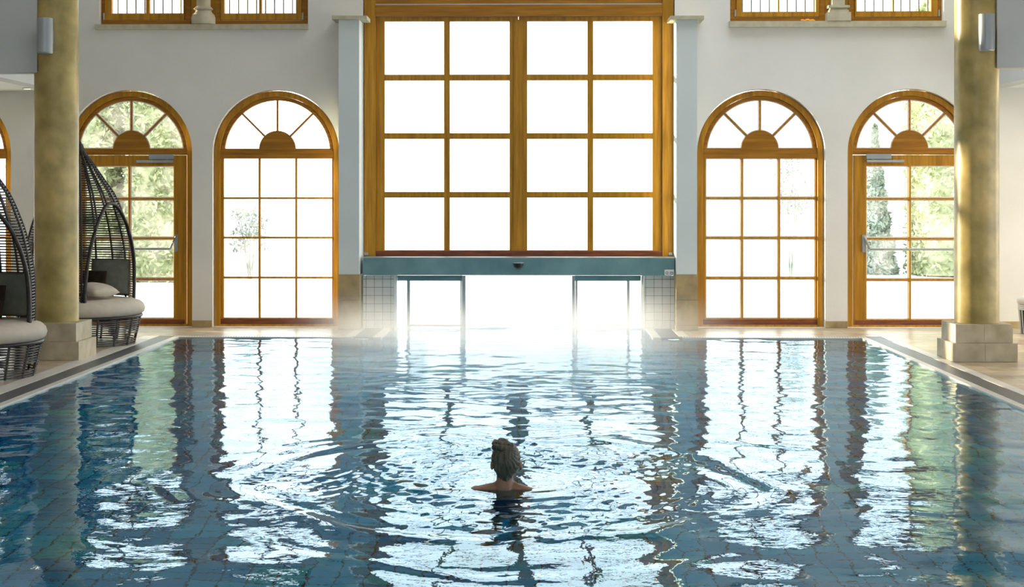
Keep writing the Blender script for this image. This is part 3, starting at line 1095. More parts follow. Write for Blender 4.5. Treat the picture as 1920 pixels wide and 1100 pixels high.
# glass screens (draught lobby) each side
YS = 19.62
for side, us in (('left', (742.5, 745.5, 763, 768.5, 862.5, 865.5, 866.5, 873)), ('right', (1207, 1201.5, 1180.5, 1175.5, 1083, 1079, 1078, 1072.5))):
    X = lambda u, y=YS: PX(u, y)
    cx = X((us[0] + us[-1]) / 2)
    root = thing('glass_screen', (cx, YS, 0), 'steel framed glass draught screen standing in the water on the %s of the gateway' % side, 'glass screen')
    zt = PZ(972, 516.5, YS) - .002
    srt = lambda a, b_: (min(a, b_), max(a, b_))
    # near outer jamb, inner post pair
    for (ua, ub, y0, y1, mt) in ((us[0], us[1], 19.48, 19.55, 'steel_bright'), (us[2], us[3], YS, YS + .05, 'steel_bright'), (us[4], us[5], YS + .05, YS + .09, 'steel_bright'), (us[6], us[7], YS - .04, YS + .05, 'steel_bright')):
        a, c_ = srt(X(ua), X(ub))
        b = MB(); b.box(a, c_, y0, y1, -.9, zt); b.build('post', M[mt], root, bevel=.002)
    a, c_ = srt(X(us[1]), X(us[6]))
    b = MB()
    b.box(a, c_, YS - .02, YS + .06, PZ(800, 526, YS), zt)
    b.box(a, c_, YS - .04, YS + .08, zt - .022, zt + .0)
    b.build('head_rail', M['steel'], root, bevel=.002)
    a, c_ = srt(X(us[3]), X(us[4]))
    b = MB(); b.box(a, c_, YS + .0, YS + .04, .012, .034); b.build('bottom_rail', M['steel_bright'], root, bevel=.002)
    b = MB(); b.box(a, c_, YS + .015, YS + .023, .03, PZ(800, 525, YS)); b.build('pane', M['glass_mist'], root)

# skirting of stone between the windows
sk = [(ARX['Z'] + R_OUT + .015, ARX['A'] - R_OUT - .015), (ARX['A'] + R_OUT + .015, ARX['B'] - R_OUT - .015), (ARX['C'] + R_OUT + .015, ARX['D'] - R_OUT - .015), (ARX['D'] + R_OUT + .015, X_R - .01), (X_L + .01, ARX['Z'] - R_OUT - .015)]
b = MB()
for a, c_ in sk:
    x = a
    while x < c_ - .01:
        xe = min(x + .3, c_)
        if c_ - xe < .12: xe = c_
        b.box(x + .0015, xe - .0015, YW - .016, YW - .001, .001, .082)
        x = xe
struct(b.build('baseboard_back', M['stone_base'], bevel=.002), 'low stone skirting along the window wall', 'skirting')

# ================================================================== COLUMNS
YCOL = 15.9
for side, uc in (('left', 106), ('right', 1831)):
    cx = PX(uc, YCOL)
    root = thing('stone_column', (cx, YCOL, 0), 'tall round golden sandstone column on a stepped plinth at the %s of the pool' % side, 'column')
    r0 = .2165
    b = MB()
    b.lathe([(r0 + .0, .362), (r0, .6), (r0 - .001, 2.5), (r0 - .008, ZC - .02)], cx, YCOL, 64)
    b.build('shaft', M['stone_gold'], root, smooth=50)
    pl = MB()
    h = .276
    for sx in (-1, 1):
        xa, xb = sorted((cx + sx * .001, cx + sx * h))
        pl.box(xa, xb, YCOL - h, YCOL + h, .182, .36)
    pl.build('upper_plinth', M['stone_block'], root, bevel=.004)
    pl = MB()
    h = .312
    for sx in (-1, 1):
        xa, xb = sorted((cx + sx * .001, cx + sx * h))
        pl.box(xa, xb, YCOL - h, YCOL + h, .002, .18)
    pl.build('lower_plinth', M['stone_block'], root, bevel=.004)
    # wall lamp
    ul = 84.5 if side == 'left' else 1850
    ysc = 15.56
    lx = PX(ul, ysc)
    va, vb = (34, 101) if side == 'left' else (26.5, 96)
    z0, z1 = PZ(ul, vb, ysc), PZ(ul, va, ysc)
    lr = thing('wall_lamp', (lx, ysc, z0), 'grey metal cylinder wall lamp on the %s stone column' % side, 'lamp')
    b = MB()
    rr = .0765
    b.lathe([(rr - .004, z0 + .012), (rr, z0 + .014), (rr, z1 - .002), (rr - .003, z1), (rr - .012, z1), (rr - .012, z1 - .03)], lx, ysc, 40)
    b.build('housing', M['grey_metal'], lr, smooth=40)
    b = MB()
    b.lathe([(rr - .012, z0), (rr - .006, z0 + .002), (rr - .003, z0 + .012), (rr - .02, z0 + .0125)], lx, ysc, 40)
    b.build('lower_ring', M['steel_bright'], lr, smooth=40)
    b = MB()
    dirx = cx - lx
    a = math.atan2(YCOL - ysc, dirx)
    rot = Matrix.Rotation(a, 3, 'Z')
    dd = math.hypot(YCOL - ysc, dirx)
    L0, L1 = rr - .01, dd - r0 + .004
    zc_ = (z0 + z1) / 2
    b.box(lx + L0, lx + L1, ysc - .035, ysc + .035, zc_ - .06, zc_ + .06, rot, (lx, ysc, zc_))
    b.box(lx + rr - .005, lx + rr + .012, ysc - .055, ysc + .055, zc_ - .065, zc_ + .065, rot, (lx, ysc, zc_))
    b.build('mount', M['grey_metal'], lr, bevel=.003)

# aisle downlights; the right pair is added out of view for warm light
zb_r = PZ(1900, 127, YLN) + .07
zb_l = PZ(0, 135.5, YLN) + .07
for x, y, zc_, wt, lab in ((6.6, 17.2, zb_r, 42, 'added unseen warm downlight in the right aisle ceiling, nearest the column'), (8.0, 17.2, zb_r, 42, 'added unseen warm downlight in the right aisle ceiling, far from the column'),
                           (PX(51, 19.0), 19.0, zb_l, .35, 'small warm downlight in the left aisle ceiling')):
    rt = thing('ceiling_downlight', (x, y, zc_), lab, 'lamp', 'recessed downlights in the aisle ceilings')
    b = MB(); b.lathe([(.045, zc_ - .012), (.055, zc_ - .010), (.058, zc_ - .001), (.04, zc_ - .001)], x, y, 24)
    b.build('trim_ring', M['steel_bright'], rt, smooth=40)
    b = MB(); b.lathe([(.001, zc_ - .014), (.042, zc_ - .013)], x, y, 24); b.build('lamp_glass', M['warm_glow'], rt)
    ld = bpy.data.lights.new('downlight', 'AREA'); ld.shape = 'DISK'; ld.size = .08; ld.energy = wt; ld.color = (1.0, .78, .50)
    lo = bpy.data.objects.new('light_source', ld); lo.parent = rt; lo.location = (0, 0, -.02); COL.objects.link(lo)

# ================================================================== WICKER DAYBEDS
PROF = [(.33, .575), (.42, .58), (.60, .585), (.80, .585), (.95, .575), (1.12, .545), (1.30, .50), (1.45, .445), (1.55, .405), (1.65, .355), (1.75, .285), (1.85, .215), (1.95, .15), (2.03, .09), (2.10, .045), (2.16, .02)]


def prof(z):
    for (z0, r0), (z1, r1) in zip(PROF, PROF[1:]):
        if z <= z1:
            t = max(0, (z - z0) / (z1 - z0))
            return r0 + (r1 - r0) * t
    return PROF[-1][1]


def daybed(cx, cy, face, label):
    """face = direction (degrees) the mouth opens to"""
    root = thing('wicker_daybed', (cx, cy, 0), label, 'daybed', 'hooded wicker daybeds beside the pool')
    A0 = math.radians(face)
    HW = math.radians(47)       # half width of the mouth
    ZA = 1.53                   # top of the mouth

    def mouth(z):               # half angle of the mouth at height z
        if z >= ZA: return 0.0
        t = max(0.0, (z - .33) / (ZA - .33))
        return HW * math.sqrt(max(0.0, 1 - t ** 2.6))

    def pt(a, z, dr=0.0):
        r = prof(z) + dr
        return (cx + r * math.cos(a), cy + r * math.sin(a), z)
    # horizontal strands
    b = MB()
    z = .345
    while z < 2.14:
        m = mouth(z)
        n = 56
        if m <= 0.02:
            n2 = 48
            b.tube([pt(2 * PI * i / n2, z) for i in range(n2)], .0088, 4, closed=True)
        else:
            a0, a1 = A0 + m, A0 + 2 * PI - m
            b.tube([pt(a0 + (a1 - a0) * i / n, z) for i in range(n + 1)], .0088, 4)
        z += .0265
    b.build('hood', M['wicker'], root)
    # ribs
    b = MB()
    nr = 18
    for k in range(nr):
        a = A0 + PI / nr + 2 * PI * k / nr
        da = (a - A0 + PI) % (2 * PI) - PI
        zs = [.33 + i * .0595 for i in range(32)]
        run = [z_ for z_ in zs if abs(da) > mouth(z_)]
        if len(run) > 2:
            b.tube([pt(a, z_, .004) for z_ in run], .012, 6)
    b.lathe([(.03, 2.12), (.034, 2.16), (.02, 2.2), (.008, 2.22)], cx, cy, 12)
    b.build('hood_rib', M['wicker'], root, smooth=50)
    # rim of the mouth
    pts = []
    N_ = 30
    for i in range(N_ + 1):
        z_ = .33 + (ZA - .33) * math.sin(PI / 2 * i / N_)
        pts.append(pt(A0 + mouth(z_ if i < N_ else ZA), z_, .004))
    for i in range(N_ - 1, -1, -1):
        z_ = .33 + (ZA - .33) * math.sin(PI / 2 * i / N_)
        pts.append(pt(A0 - mouth(z_), z_, .004))
    b = MB(); b.tube(pts, .02, 8); b.build('mouth_rim', M['wicker'], root, smooth=60)
    # base
    rb = lambda z_: .585 + (.655 - .585) * (z_ / .30)
    b = MB()
    z_ = .015
    while z_ < .295:
        if not (.07 < z_ < .13):
            b.tube([(cx + rb(z_) * math.cos(2 * PI * i / 56), cy + rb(z_) * math.sin(2 * PI * i / 56), z_) for i in range(56)], .0085, 4, closed=True)
        else:
            for s in range(8):
                a0 = 2 * PI * s / 8 + .1
                b.tube([(cx + rb(z_) * math.cos(a0 + i * .06), cy + rb(z_) * math.sin(a0 + i * .06), z_) for i in range(8)], .0085, 4)
        z_ += .0235
    for k in range(18):
        a = 2 * PI * k / 18 + .05
        b.tube([(cx + rb(q) * math.cos(a), cy + rb(q) * math.sin(a), q) for q in (.005, .10, .20, .30)], .013, 6)
    b.build('base', M['wicker_grey'], root)
    b = MB()
    b.tube([(cx + .658 * math.cos(2 * PI * i / 56), cy + .658 * math.sin(2 * PI * i / 56), .31) for i in range(56)], .018, 8, closed=True)
    b.lathe([(.64, .296), (.64, .31)], cx, cy, 48)
    b.build('seat_ring', M['wicker'], root, smooth=50)
    # mattress
    b = MB()
    R = .70
    pr = [(.62, .318), (.66, .326), (.69, .352), (R, .39), (R - .012, .43), (R - .05, .466), (R - .13, .49), (.40, .50), (.0005, .503)]
    b.lathe(pr, cx, cy, 64)
    o = b.build('mattress', M['fabric_beige'], root, smooth=180)
    return root


def pillow(name, mat, cx, cy, cz, wdt, hgt, thk, yaw, lean, label, cat='pillow', roll=0.0):
    """soft cushion standing on its edge; yaw = direction its face looks to"""
    bm = bmesh.new()
    n = 14
    grid = {}
    for s in (-1, 1):
        for i in range(n + 1):
            for j in range(n + 1):
                u_, v_ = 2 * i / n - 1, 2 * j / n - 1
                if s == 1 and (i in (0, n) or j in (0, n)):
                    grid[(s, i, j)] = grid[(-1, i, j)]
                    continue
                pin = 1 - .07 * (u_ * u_ * v_ * v_) + 0.0
                edge = (1 - abs(u_) ** 2.6) * (1 - abs(v_) ** 2.6)
                pull = 1 - .06 * (1 - u_ * u_) * (abs(v_) ** 6) - .06 * (1 - v_ * v_) * (abs(u_) ** 6)
                x = s * thk / 2 * max(0, edge) ** .55
                wob = .006 * noise.noise(Vector((u_ * 2, v_ * 2, cx * 3 + s)))
                grid[(s, i, j)] = bm.verts.new((x + wob, u_ * wdt / 2 * pull * pin, v_ * hgt / 2 * pull * pin))
    for s in (-1, 1):
        for i in range(n):
            for j in range(n):
                q = [grid[(s, i, j)], grid[(s, i + 1, j)], grid[(s, i + 1, j + 1)], grid[(s, i, j + 1)]]
                bm.faces.new(q if s == 1 else q[::-1])
    rot = Matrix.Rotation(math.radians(yaw), 3, 'Z') @ Matrix.Rotation(math.radians(-lean), 3, 'Y') @ Matrix.Rotation(math.radians(roll), 3, 'X')
    for v in bm.verts:
        v.co = rot @ v.co + Vector((cx, cy, cz))
    zmin = min(v.co.z for v in bm.verts)
    bmesh.ops.recalc_face_normals(bm, faces=bm.faces)
    me = bpy.data.meshes.new(name)
    bm.to_mesh(me); bm.free()
    o = finish(me, name, M[mat] if isinstance(mat, str) else mat, None, 180)
    org = Vector((cx, cy, zmin))
    me.transform(Matrix.Translation(-org))
    o.location = org
    tag(o, label, cat)
    return o


B1 = (PX(-64, 14.2), 14.2)
B2 = (PX(149, 17.35), 17.35)
daybed(B1[0], B1[1], -52, 'hooded dark wicker daybed cut by the left edge of the photo')
daybed(B2[0], B2[1], -22, 'hooded dark wicker daybed standing behind the left stone column')


def bpil(B, ang, rad, mat, w_, h_, t_, lean, z, label, yawoff=0, roll=0):
    a = math.radians(ang)
    return pillow('pillow', mat, B[0] + rad * math.cos(a), B[1] + rad * math.sin(a), z, w_, h_, t_, ang + 180 + yawoff, -lean, label, roll=roll)


bpil(B1, 50, .37, 'fabric_green', .50, .42, .15, -8, 0.713, 'large grey green back cushion at the right side of the left daybed', yawoff=38)
bpil(B1, 128, .42, 'fabric_green', .54, .42, .15, -8, 0.713, 'large grey green back cushion at the back of the left daybed')
bpil(B1, 20, .20, 'fabric_brown', .34, .32, .10, -14, 0.663, 'small dark brown pillow leaning in the left daybed', yawoff=50)
bpil(B2, 48, .39, 'fabric_green', .48, .42, .15, -6, 0.713, 'large grey green back cushion at the right side of the daybed behind the column', yawoff=36)
bpil(B2, 150, .42, 'fabric_green', .54, .42, .15, -8, 0.713, 'large grey green back cushion deep inside the daybed behind the column')
bpil(B2, 40, .16, 'fabric_brown', .32, .30, .09, -12, 0.653, 'small dark brown pillow leaning in the daybed behind the column', yawoff=36)
pillow('pillow', 'fabric_beige', B2[0] + .24, B2[1] - .19, .60, .40, .36, .14, -30, 80, 'small beige pillow lying on the mattress of the daybed behind the column')

# wicker stool at the right edge
sx, sy = PX(1943, 18.85), 18.85
root = thing('wicker_stool', (sx, sy, 0), 'woven stool with a white cushion, cut by the right edge of the photo', 'stool')
b = MB()
b.lathe([(.165, .002), (.17, .02), (.19, .28), (.18, .285)], sx, sy, 40)
b.build('base', M['iron'], root, smooth=40)
b = MB()
for k in range(20):
    a = 2 * PI * k / 20
    b.tube([(sx + r_ * math.cos(a), sy + r_ * math.sin(a), z_) for r_, z_ in ((.172, .004), (.182, .12), (.196, .30))], .007, 6)
for z_ in (.29, .31, .33):
    b.tube([(sx + .197 * math.cos(2 * PI * i / 40), sy + .197 * math.sin(2 * PI * i / 40), z_) for i in range(40)], .012, 6, closed=True)
b.build('white_band', M['white_weave'], root, smooth=50)
b = MB()
b.lathe([(.19, .342), (.212, .352), (.222, .38), (.215, .41), (.18, .432), (.001, .44)], sx, sy, 40)
b.build('seat_cushion', M['fabric_white'], root, smooth=180)

# ================================================================== OUTDOORS
def foliage(name, cx, cy, wx, wy, h, label, cat, mat, core, nleaf, z0=0.0, leaf=.13, seed=1, shape='hedge', trunk=True, coregap=.86):
    rnd = random.Random(seed)
    root = thing(name, (cx, cy, -.03), label, cat)
    bm = bmesh.new()

    def radius(a, t):
        if shape == 'hedge':
            k = 1.0 if t < .8 else math.sqrt(max(0.0, 1 - ((t - .8) / .2) ** 2)) * .5 + .5 * (1 if t < .97 else .7)
            e_ = 1 / max(abs(math.cos(a)), abs(math.sin(a))) if True else 1
            return k * min(e_, 1.22)
        if shape == 'cone':
            return max(.03, 1 - t) * (.9 + .1 * math.sin(t * 40))
        return math.sqrt(max(0.0, 1 - (2 * t - 1) ** 2))
    # core
    n, mz = 28, 14
    rings = []
    for j in range(mz + 1):
        t = j / mz
        ring = []
        for i in range(n):
            a = 2 * PI * i / n
            r = radius(a, min(t, .985)) * coregap
            d = 1 + .10 * noise.noise(Vector((math.cos(a) * 2 + seed, math.sin(a) * 2, t * 5)))
            ring.append(bm.verts.new((cx + math.cos(a) * r * wx * d, cy + math.sin(a) * r * wy * d, z0 + t * h)))
        rings.append(ring)
    for A_, B_ in zip(rings, rings[1:]):
        for i in range(n):
            bm.faces.new((A_[i], A_[(i + 1) % n], B_[(i + 1) % n], B_[i]))
    bm.faces.new(rings[-1])
    me = bpy.data.meshes.new('inner_growth')
    bm.to_mesh(me); bm.free()
    finish(me, 'inner_growth', core, root, 180)
    # leaves
    vs, fs = [], []
    for q in range(nleaf):
        t = rnd.random() ** (1.6 if shape == 'cone' else 1.0)
        a = rnd.random() * 2 * PI
        r = radius(a, t) * (.84 + .18 * rnd.random())
        p = Vector((cx + math.cos(a) * r * wx, cy + math.sin(a) * r * wy, z0 + t * h + rnd.uniform(-.05, .05)))
        s = leaf * rnd.uniform(.5, 1.1)
        d = Vector((rnd.gauss(0, 1), rnd.gauss(0, 1), rnd.gauss(0, 1))).normalized()
        e2 = d.cross(Vector((rnd.gauss(0, 1), rnd.gauss(0, 1), rnd.gauss(0, 1)))).normalized()
        k = len(vs)
        vs += [p - d * s, p + e2 * s * .4, p + d * s, p - e2 * s * .4]
        fs.append((k, k + 1, k + 2, k + 3))
    me = bpy.data.meshes.new('leaves')
    me.from_pydata([tuple(v) for v in vs], [], fs)
    tag(finish(me, 'leaf_cover', mat, root), kind='stuff')
    if trunk:
        b = MB()
        b.tube([(cx, cy, -.03), (cx + .03, cy, z0 + h * .3), (cx, cy, z0 + h * .8)], [.09, .07, .03], 8)
        b.build('stem', M['bark'], root, smooth=60)
    return root


foliage('hedge', -9.2, 31.2, 1.0, 1.0, 4.1, 'tall pale green hedge outside the left arched door', 'hedge', M['leaf'], M['leaf_core'], 12000, seed=3, leaf=.09)
foliage('hedge', -7.15, 31.2, .80, 1.0, 4.0, 'tall pale green hedge outside, right of the first hedge behind the left door', 'hedge', M['leaf'], M['leaf_core'], 9000, seed=4, leaf=.09)
foliage('hedge', 8.75, 33.4, 1.0, 1.0, 5.8, 'tall pale green hedge outside the right arched door', 'hedge', M['leaf'], M['leaf_core'], 13000, seed=5, leaf=.09)
foliage('conifer', 7.12, 34.0, .5, .55, 3.1, 'small dark conifer outside, seen through the fanlight of the right door', 'tree', M['conifer'], M['conifer'], 5000, seed=6, shape='cone', leaf=.10)
foliage('conifer', 6.55, 35.0, .28, .28, 3.15, 'slender dark conifer outside, left of the small dark conifer behind the right door', 'tree', M['conifer'], M['conifer'], 3500, seed=8, shape='cone', leaf=.09)

def bush(cx, cy, r, z0, h, n, label, seed):
    rnd = random.Random(seed)
    root = thing('bush', (cx, cy, -.03), label, 'bush')
    vs, fs = [], []
    for q in range(n):
        a = rnd.random() * 2 * PI
        rr = r * math.sqrt(rnd.random())
        p = Vector((cx + rr * math.cos(a), cy + rr * math.sin(a), z0 + h * rnd.random()))
        s_ = .07 * rnd.uniform(.4, 1.1)
        d = Vector((rnd.gauss(0, 1), rnd.gauss(0, 1), rnd.gauss(0, 1))).normalized()
        e2 = d.cross(Vector((rnd.gauss(0, 1), rnd.gauss(0, 1), rnd.gauss(0, 1)))).normalized()
        k = len(vs)
        vs += [p - d * s_, p + e2 * s_ * .4, p + d * s_, p - e2 * s_ * .4]
        fs.append((k, k + 1, k + 2, k + 3))
    me = bpy.data.meshes.new('leaf_cover')
    me.from_pydata([tuple(v) for v in vs], [], fs)
    tag(finish(me, 'leaf_cover', M['pale_leaf'], root), kind='stuff')
    b = MB()
    for k in range(7):
        a = 2 * PI * k / 7
        b.tube([(cx + .02 * math.cos(a), cy + .02 * math.sin(a), -.03), (cx + r * .4 * math.cos(a), cy + r * .4 * math.sin(a), z0 + h * .4), (cx + r * .8 * math.cos(a), cy + r * .8 * math.sin(a), z0 + h)], [.016, .012, .005], 5)
    b.build('branch', M['pale_leaf'], root)


bush(-5.7, 31.5, .38, .5, .9, 500, 'sparse pale bush seen through the left panes of the left arched window', 31)
bush(4.95, 31.5, .42, .9, 1.5, 800, 'sparse pale bush seen through the right panes of the right arched window', 32)

# timber outbuilding seen through the leftmost window
cab = thing('timber_cabin', (-17.5, 46, -.03), 'orange timber cabin with a white corner board outside the leftmost window', 'cabin')
b = MB(); b.box(-20.5, -15.45, 45.0, 49, -.03, 2.45)
b.build('wall', M['cabin_wood'], cab)
b = MB(); b.box(-15.45, -14.95, 44.95, 49.05, -.03, 2.5)
b.build('corner_board', M['white_paint'], cab, bevel=.01)
b = MB(); b.box(-20.7, -14.7, 44.7, 49.3, 2.5, 2.75); b.build('roof', M['snow'], cab, bevel=.03)

# ================================================================== SWIMMER
def ico(bm, c, r, sub=3, rot=None):
    res = bmesh.ops.create_icosphere(bm, subdivisions=sub, radius=1.0)
    for v in res['verts']:
        p = Vector((v.co.x * r[0], v.co.y * r[1], v.co.z * r[2]))
        if rot is not None: p = rot @ p
        v.co = p + Vector(c)


def capsule(bm, p0, p1, r0, r1):
    p0, p1 = Vector(p0), Vector(p1)
    d = (p1 - p0)
    q = d.to_track_quat('Z', 'Y').to_matrix()
    n, m = 16, 8
    rings = []
    L_ = d.length
    prof_ = [(r0 * math.sin(PI / 2 * i / 4), -r0 * math.cos(PI / 2 * i / 4)) for i in range(1, 5)]
    prof_ += [(r1 * math.cos(PI / 2 * i / 4), L_ + r1 * math.sin(PI / 2 * i / 4)) for i in range(0, 4)]
    for r, z in prof_:
        rings.append([bm.verts.new(p0 + q @ Vector((r * math.cos(2 * PI * k / n), r * math.sin(2 * PI * k / n), z))) for k in range(n)])
    for A_, B_ in zip(rings, rings[1:]):
        for k in range(n):
            bm.faces.new((A_[k], A_[(k + 1) % n], B_[(k + 1) % n], B_[k]))
    bm.faces.new(rings[0][::-1]); bm.faces.new(rings[-1])


def remeshed(bm, name, mat, parent, voxel=.006, smooth_it=6, fn=None):
    me = bpy.data.meshes.new(name)
    bmesh.ops.recalc_face_normals(bm, faces=bm.faces)
    bm.to_mesh(me); bm.free()
    o = bpy.data.objects.new('tmp', me)
    COL.objects.link(o)
    md = o.modifiers.new('r', 'REMESH'); md.mode = 'VOXEL'; md.voxel_size = voxel
    ms = o.modifiers.new('s', 'SMOOTH'); ms.iterations = smooth_it; ms.factor = .5
    dg = bpy.context.evaluated_depsgraph_get()
    m2 = bpy.data.meshes.new_from_object(o.evaluated_get(dg))
    bpy.data.objects.remove(o); bpy.data.meshes.remove(me)
    m2.name = name
    if fn:
        for v in m2.vertices:
            v.co = fn(v.co.copy())
    m2.materials.clear()
    return finish(m2, name, mat, parent, 180)


YH = 8.85
HX = PX(947.5, YH)
sw = thing('person', (HX, YH, ZF), 'swimmer seen from behind with ash blonde hair in a bun, water up to the shoulders', 'person')
H = lambda x, y, z: (HX + x, YH + y, z)
bm = bmesh.new()
# head (facing +Y, away from the camera), turned very slightly right
ico(bm, H(.004, .0, .150), (.074, .092, .092))
ico(bm, H(.006, .035, .105), (.058, .062, .085))
ico(bm, H(.008, .075, .055), (.030, .022, .022))     # chin
ico(bm, H(.008, .105, .115), (.013, .020, .022))     # nose
ico(bm, H(.008, .092, .082), (.026, .014, .010))     # mouth
for s in (-1, 1):
    ico(bm, H(.008 + s * .030, .088, .135), (.014, .008, .009))    # eyes
    ico(bm, H(.006 + s * .080, .0, .115), (.009, .018, .028), rot=Matrix.Rotation(s * -.35, 3, 'Z'))
capsule(bm, H(-.002, -.012, .10), H(-.004, -.02, -.04), .0445, .050)
# trunk
ico(bm, H(-.002, -.005, -.075), (.115, .065, .062))
ico(bm, H(0, .0, -.16), (.155, .095, .14))
ico(bm, H(0, .01, -.33), (.125, .085, .15))
ico(bm, H(0, .0, -.52), (.155, .105, .13))
for s in (-1, 1):
    dz = -.012 if s > 0 else .0
    capsule(bm, H(s * .03, -.012, .0), H(s * .15, -.005, -.036 + dz), .032, .040)     # trapezius
    capsule(bm, H(s * .022, -.016, .018), H(s * .10, -.010, -.018), .024, .022)
    ico(bm, H(s * .160, .0, -.046 + dz), (.046, .05, .05))
    capsule(bm, H(s * .175, .0, -.052 + dz), H(s * .40, .10, -.115), .043, .034)
    capsule(bm, H(s * .40, .10, -.115), H(s * .56, .29, -.12), .034, .023)
    hp = Vector(H(s * .56, .29, -.12)); hd = Vector((s * .16, .19, 0)).normalized(); pd = Vector((hd.y, -hd.x, 0))
    ico(bm, hp + hd * .05, (.042, .045, .015), rot=Matrix.Rotation(math.atan2(hd.y, hd.x) - PI / 2, 3, 'Z'))
    for k, (off, ln) in enumerate(((-.030, .062), (-.010, .074), (.010, .070), (.029, .055))):
        f0 = hp + hd * .075 + pd * off
        f1 = f0 + (hd + pd * off * 3).normalized() * ln * .55
        f2 = f1 + (hd * .93 + Vector((0, 0, -.35)) + pd * off * 3).normalized() * ln * .5
        capsule(bm, f0, f1, .0095, .009); capsule(bm, f1, f2, .009, .0078)
    t0 = hp + hd * .03 - pd * s * .036
    capsule(bm, t0, t0 + (hd - pd * s * .9).normalized() * .055, .011, .0085)
    capsule(bm, H(s * .085, .0, -.56), H(s * .11, .12, -.96), .078, .050)
    capsule(bm, H(s * .11, .12, -.96), H(s * .12, .0, -1.29), .050, .034)
    capsule(bm, H(s * .12, -.03, -1.315), H(s * .13, .15, -1.325), .032, .024)
body = remeshed(bm, 'body', M['skin'], sw, .006, 5)


# hair: a swept-up cap with strands, a twisted bun on top left
bm = bmesh.new()
ico(bm, H(.004, -.012, .152), (.0815, .095, .098), 4)
ico(bm, H(.0, -.036, .120), (.064, .060, .070), 4)
ico(bm, H(-.002, -.036, .082), (.047, .038, .045), 3)
ico(bm, H(-.001, -.040, .055), (.034, .026, .032), 3)
hairm = remeshed(bm, 'hair', M['hair'], sw, .005, 3, fn=None)
# cut away the face side and comb strand grooves
me = hairm.data
for v in me.vertices:
    p = v.co + rootloc(sw)
    x, y, z = p.x - HX, p.y - YH, p.z
    if y > .045:      # in front of the ears the hair lies on the skull
        v.co.y -= (y - .045) * .55
        if z < .17:
            v.co.x *= .93
    # strands converge on the knot at the crown (-.01, -.05, .205)
    a = math.atan2(x + .012, .225 - z)
    g = math.sin(a * 34 + 3 * noise.noise(Vector((x * 20, y * 20, z * 9)))) + .5 * math.sin(a * 71 + 1)
    nrm = Vector((x, y, z - .14)).normalized()
    v.co += nrm * (.0016 * g if y < .05 else 0)
b = MB()
kc = Vector(H(-.018, -.038, .226))
# coils of the bun
for j, (rr, dz, tr) in enumerate(((.034, -.004, .019), (.020, .017, .018), (.006, .028, .017))):
    b.tube([(kc.x + rr * 1.15 * math.cos(i * PI / 10), kc.y + rr * math.sin(i * PI / 10) + .0, kc.z + dz + .004 * math.sin(i * PI / 5 + j)) for i in range(20)], tr, 10, closed=True)
b.tube([H(-.055, -.045, .232), H(-.062, -.040, .243), H(-.056, -.030, .252), H(-.040, -.03, .250)], [.012, .014, .014, .012], 10)
b.tube([H(.018, -.05, .225), H(.036, -.042, .236), H(.040, -.02, .236)], [.016, .014, .010], 10)
b.build('hair_bun', M['hair'], hairm, smooth=180)
# loose strands
b = MB()
for x0, x1, z1 in ((-.058, -.066, .005), (.062, .070, .01)):
    b = MB()
    b.tube([H(x0 * .9, -.02, .12), H(x0, -.022, .07), H((x0 + x1) / 2, -.022, .04), H(x1, -.02, z1)], .0011, 4)
    b.build('loose_strand', M['hair'], hairm)
# swimsuit: shell over the trunk
bm = bmesh.new()
ico(bm, H(0, .0, -.20), (.160, .100, .115))
ico(bm, H(0, .01, -.34), (.130, .091, .16))
ico(bm, H(0, .0, -.52), (.160, .111, .135))
for s in (-1, 1):
    capsule(bm, H(s * .09, -.078, -.22), H(s * .085, -.052, -.045), .014, .012)
    capsule(bm, H(s * .09, .078, -.22), H(s * .085, .045, -.045), .014, .012)
remeshed(bm, 'swimsuit', M['swimsuit'], sw, .007, 3)

# ================================================================== WATER
def wave_field(X, Y):
    h = np.zeros_like(X)

    def band(n, l0, l1, slope, seed, aniso=0.0):
        r = np.random.default_rng(seed)
        out = np.zeros_like(X)
        for _ in range(n):
            lam = math.exp(r.uniform(math.log(l0), math.log(l1)))
            th = r.uniform(0, 2 * PI)
            if aniso:
                th = PI / 2 + r.normal(0, aniso)
            k = 2 * PI / lam
            out += math.sqrt(2.0 / n) * (slope / k) * np.sin(k * (X * math.cos(th) + Y * math.sin(th)) + r.uniform(0, 2 * PI))
        return out
    dx, dy = X - HX, Y - (YH + .25)
    r = np.sqrt(dx * dx + dy * dy)
    ang = np.arctan2(dy, dx)
    far = 1 / (1 + np.exp(-(Y - 10.5) / .7))
    near = 1 / (1 + np.exp((Y - 7.4) / .25))
    h += band(28, .35, 1.3, .013, 1)
    h += band(22, .14, .35, .014, 2) * (.4 + .6 * far)
    h += band(18, .25, .7, .014, 3, .35) * far
    h += band(16, .5, 1.4, .018, 4, .5) * near
    # swimmer's broken rings: phase and strength vary round the circle
    n1 = band(14, .6, 1.8, 1.0, 21) * 6
    n2 = band(14, .5, 1.2, 1.0, 22) * 8
    wob = .09 * np.sin(2 * ang + 1) + .06 * np.sin(5 * ang + .6) + .05 * n1
    rr = r * (1 + wob * .5)
    patch = np.clip(.55 + .5 * n2, 0, 1.3)
    env = np.exp(-((rr - .70) / .60) ** 2) * patch
    h += env * (.0026 * np.sin(2 * PI * rr / .23 + n1) + .0011 * np.sin(2 * PI * rr / .11 + 2 * np.sin(3 * ang)))
    h += band(36, .055, .20, .105, 5) * np.exp(-(rr / 1.45) ** 4) * np.clip(.7 + .5 * n1, .1, 1.5)
    h += np.exp(-((rr - 1.45) / .16) ** 2) * .0070 * np.sin(2 * PI * (rr - 1.45) / .40) * (1 + .3 * np.sin(ang + 2))
    h += np.exp(-((rr - 2.0) / .45) ** 2) * np.clip(.5 + .6 * n2, 0, 1) * .0022 * np.sin(2 * PI * rr / .34 + n1)
    return h


ZWAT = -.012


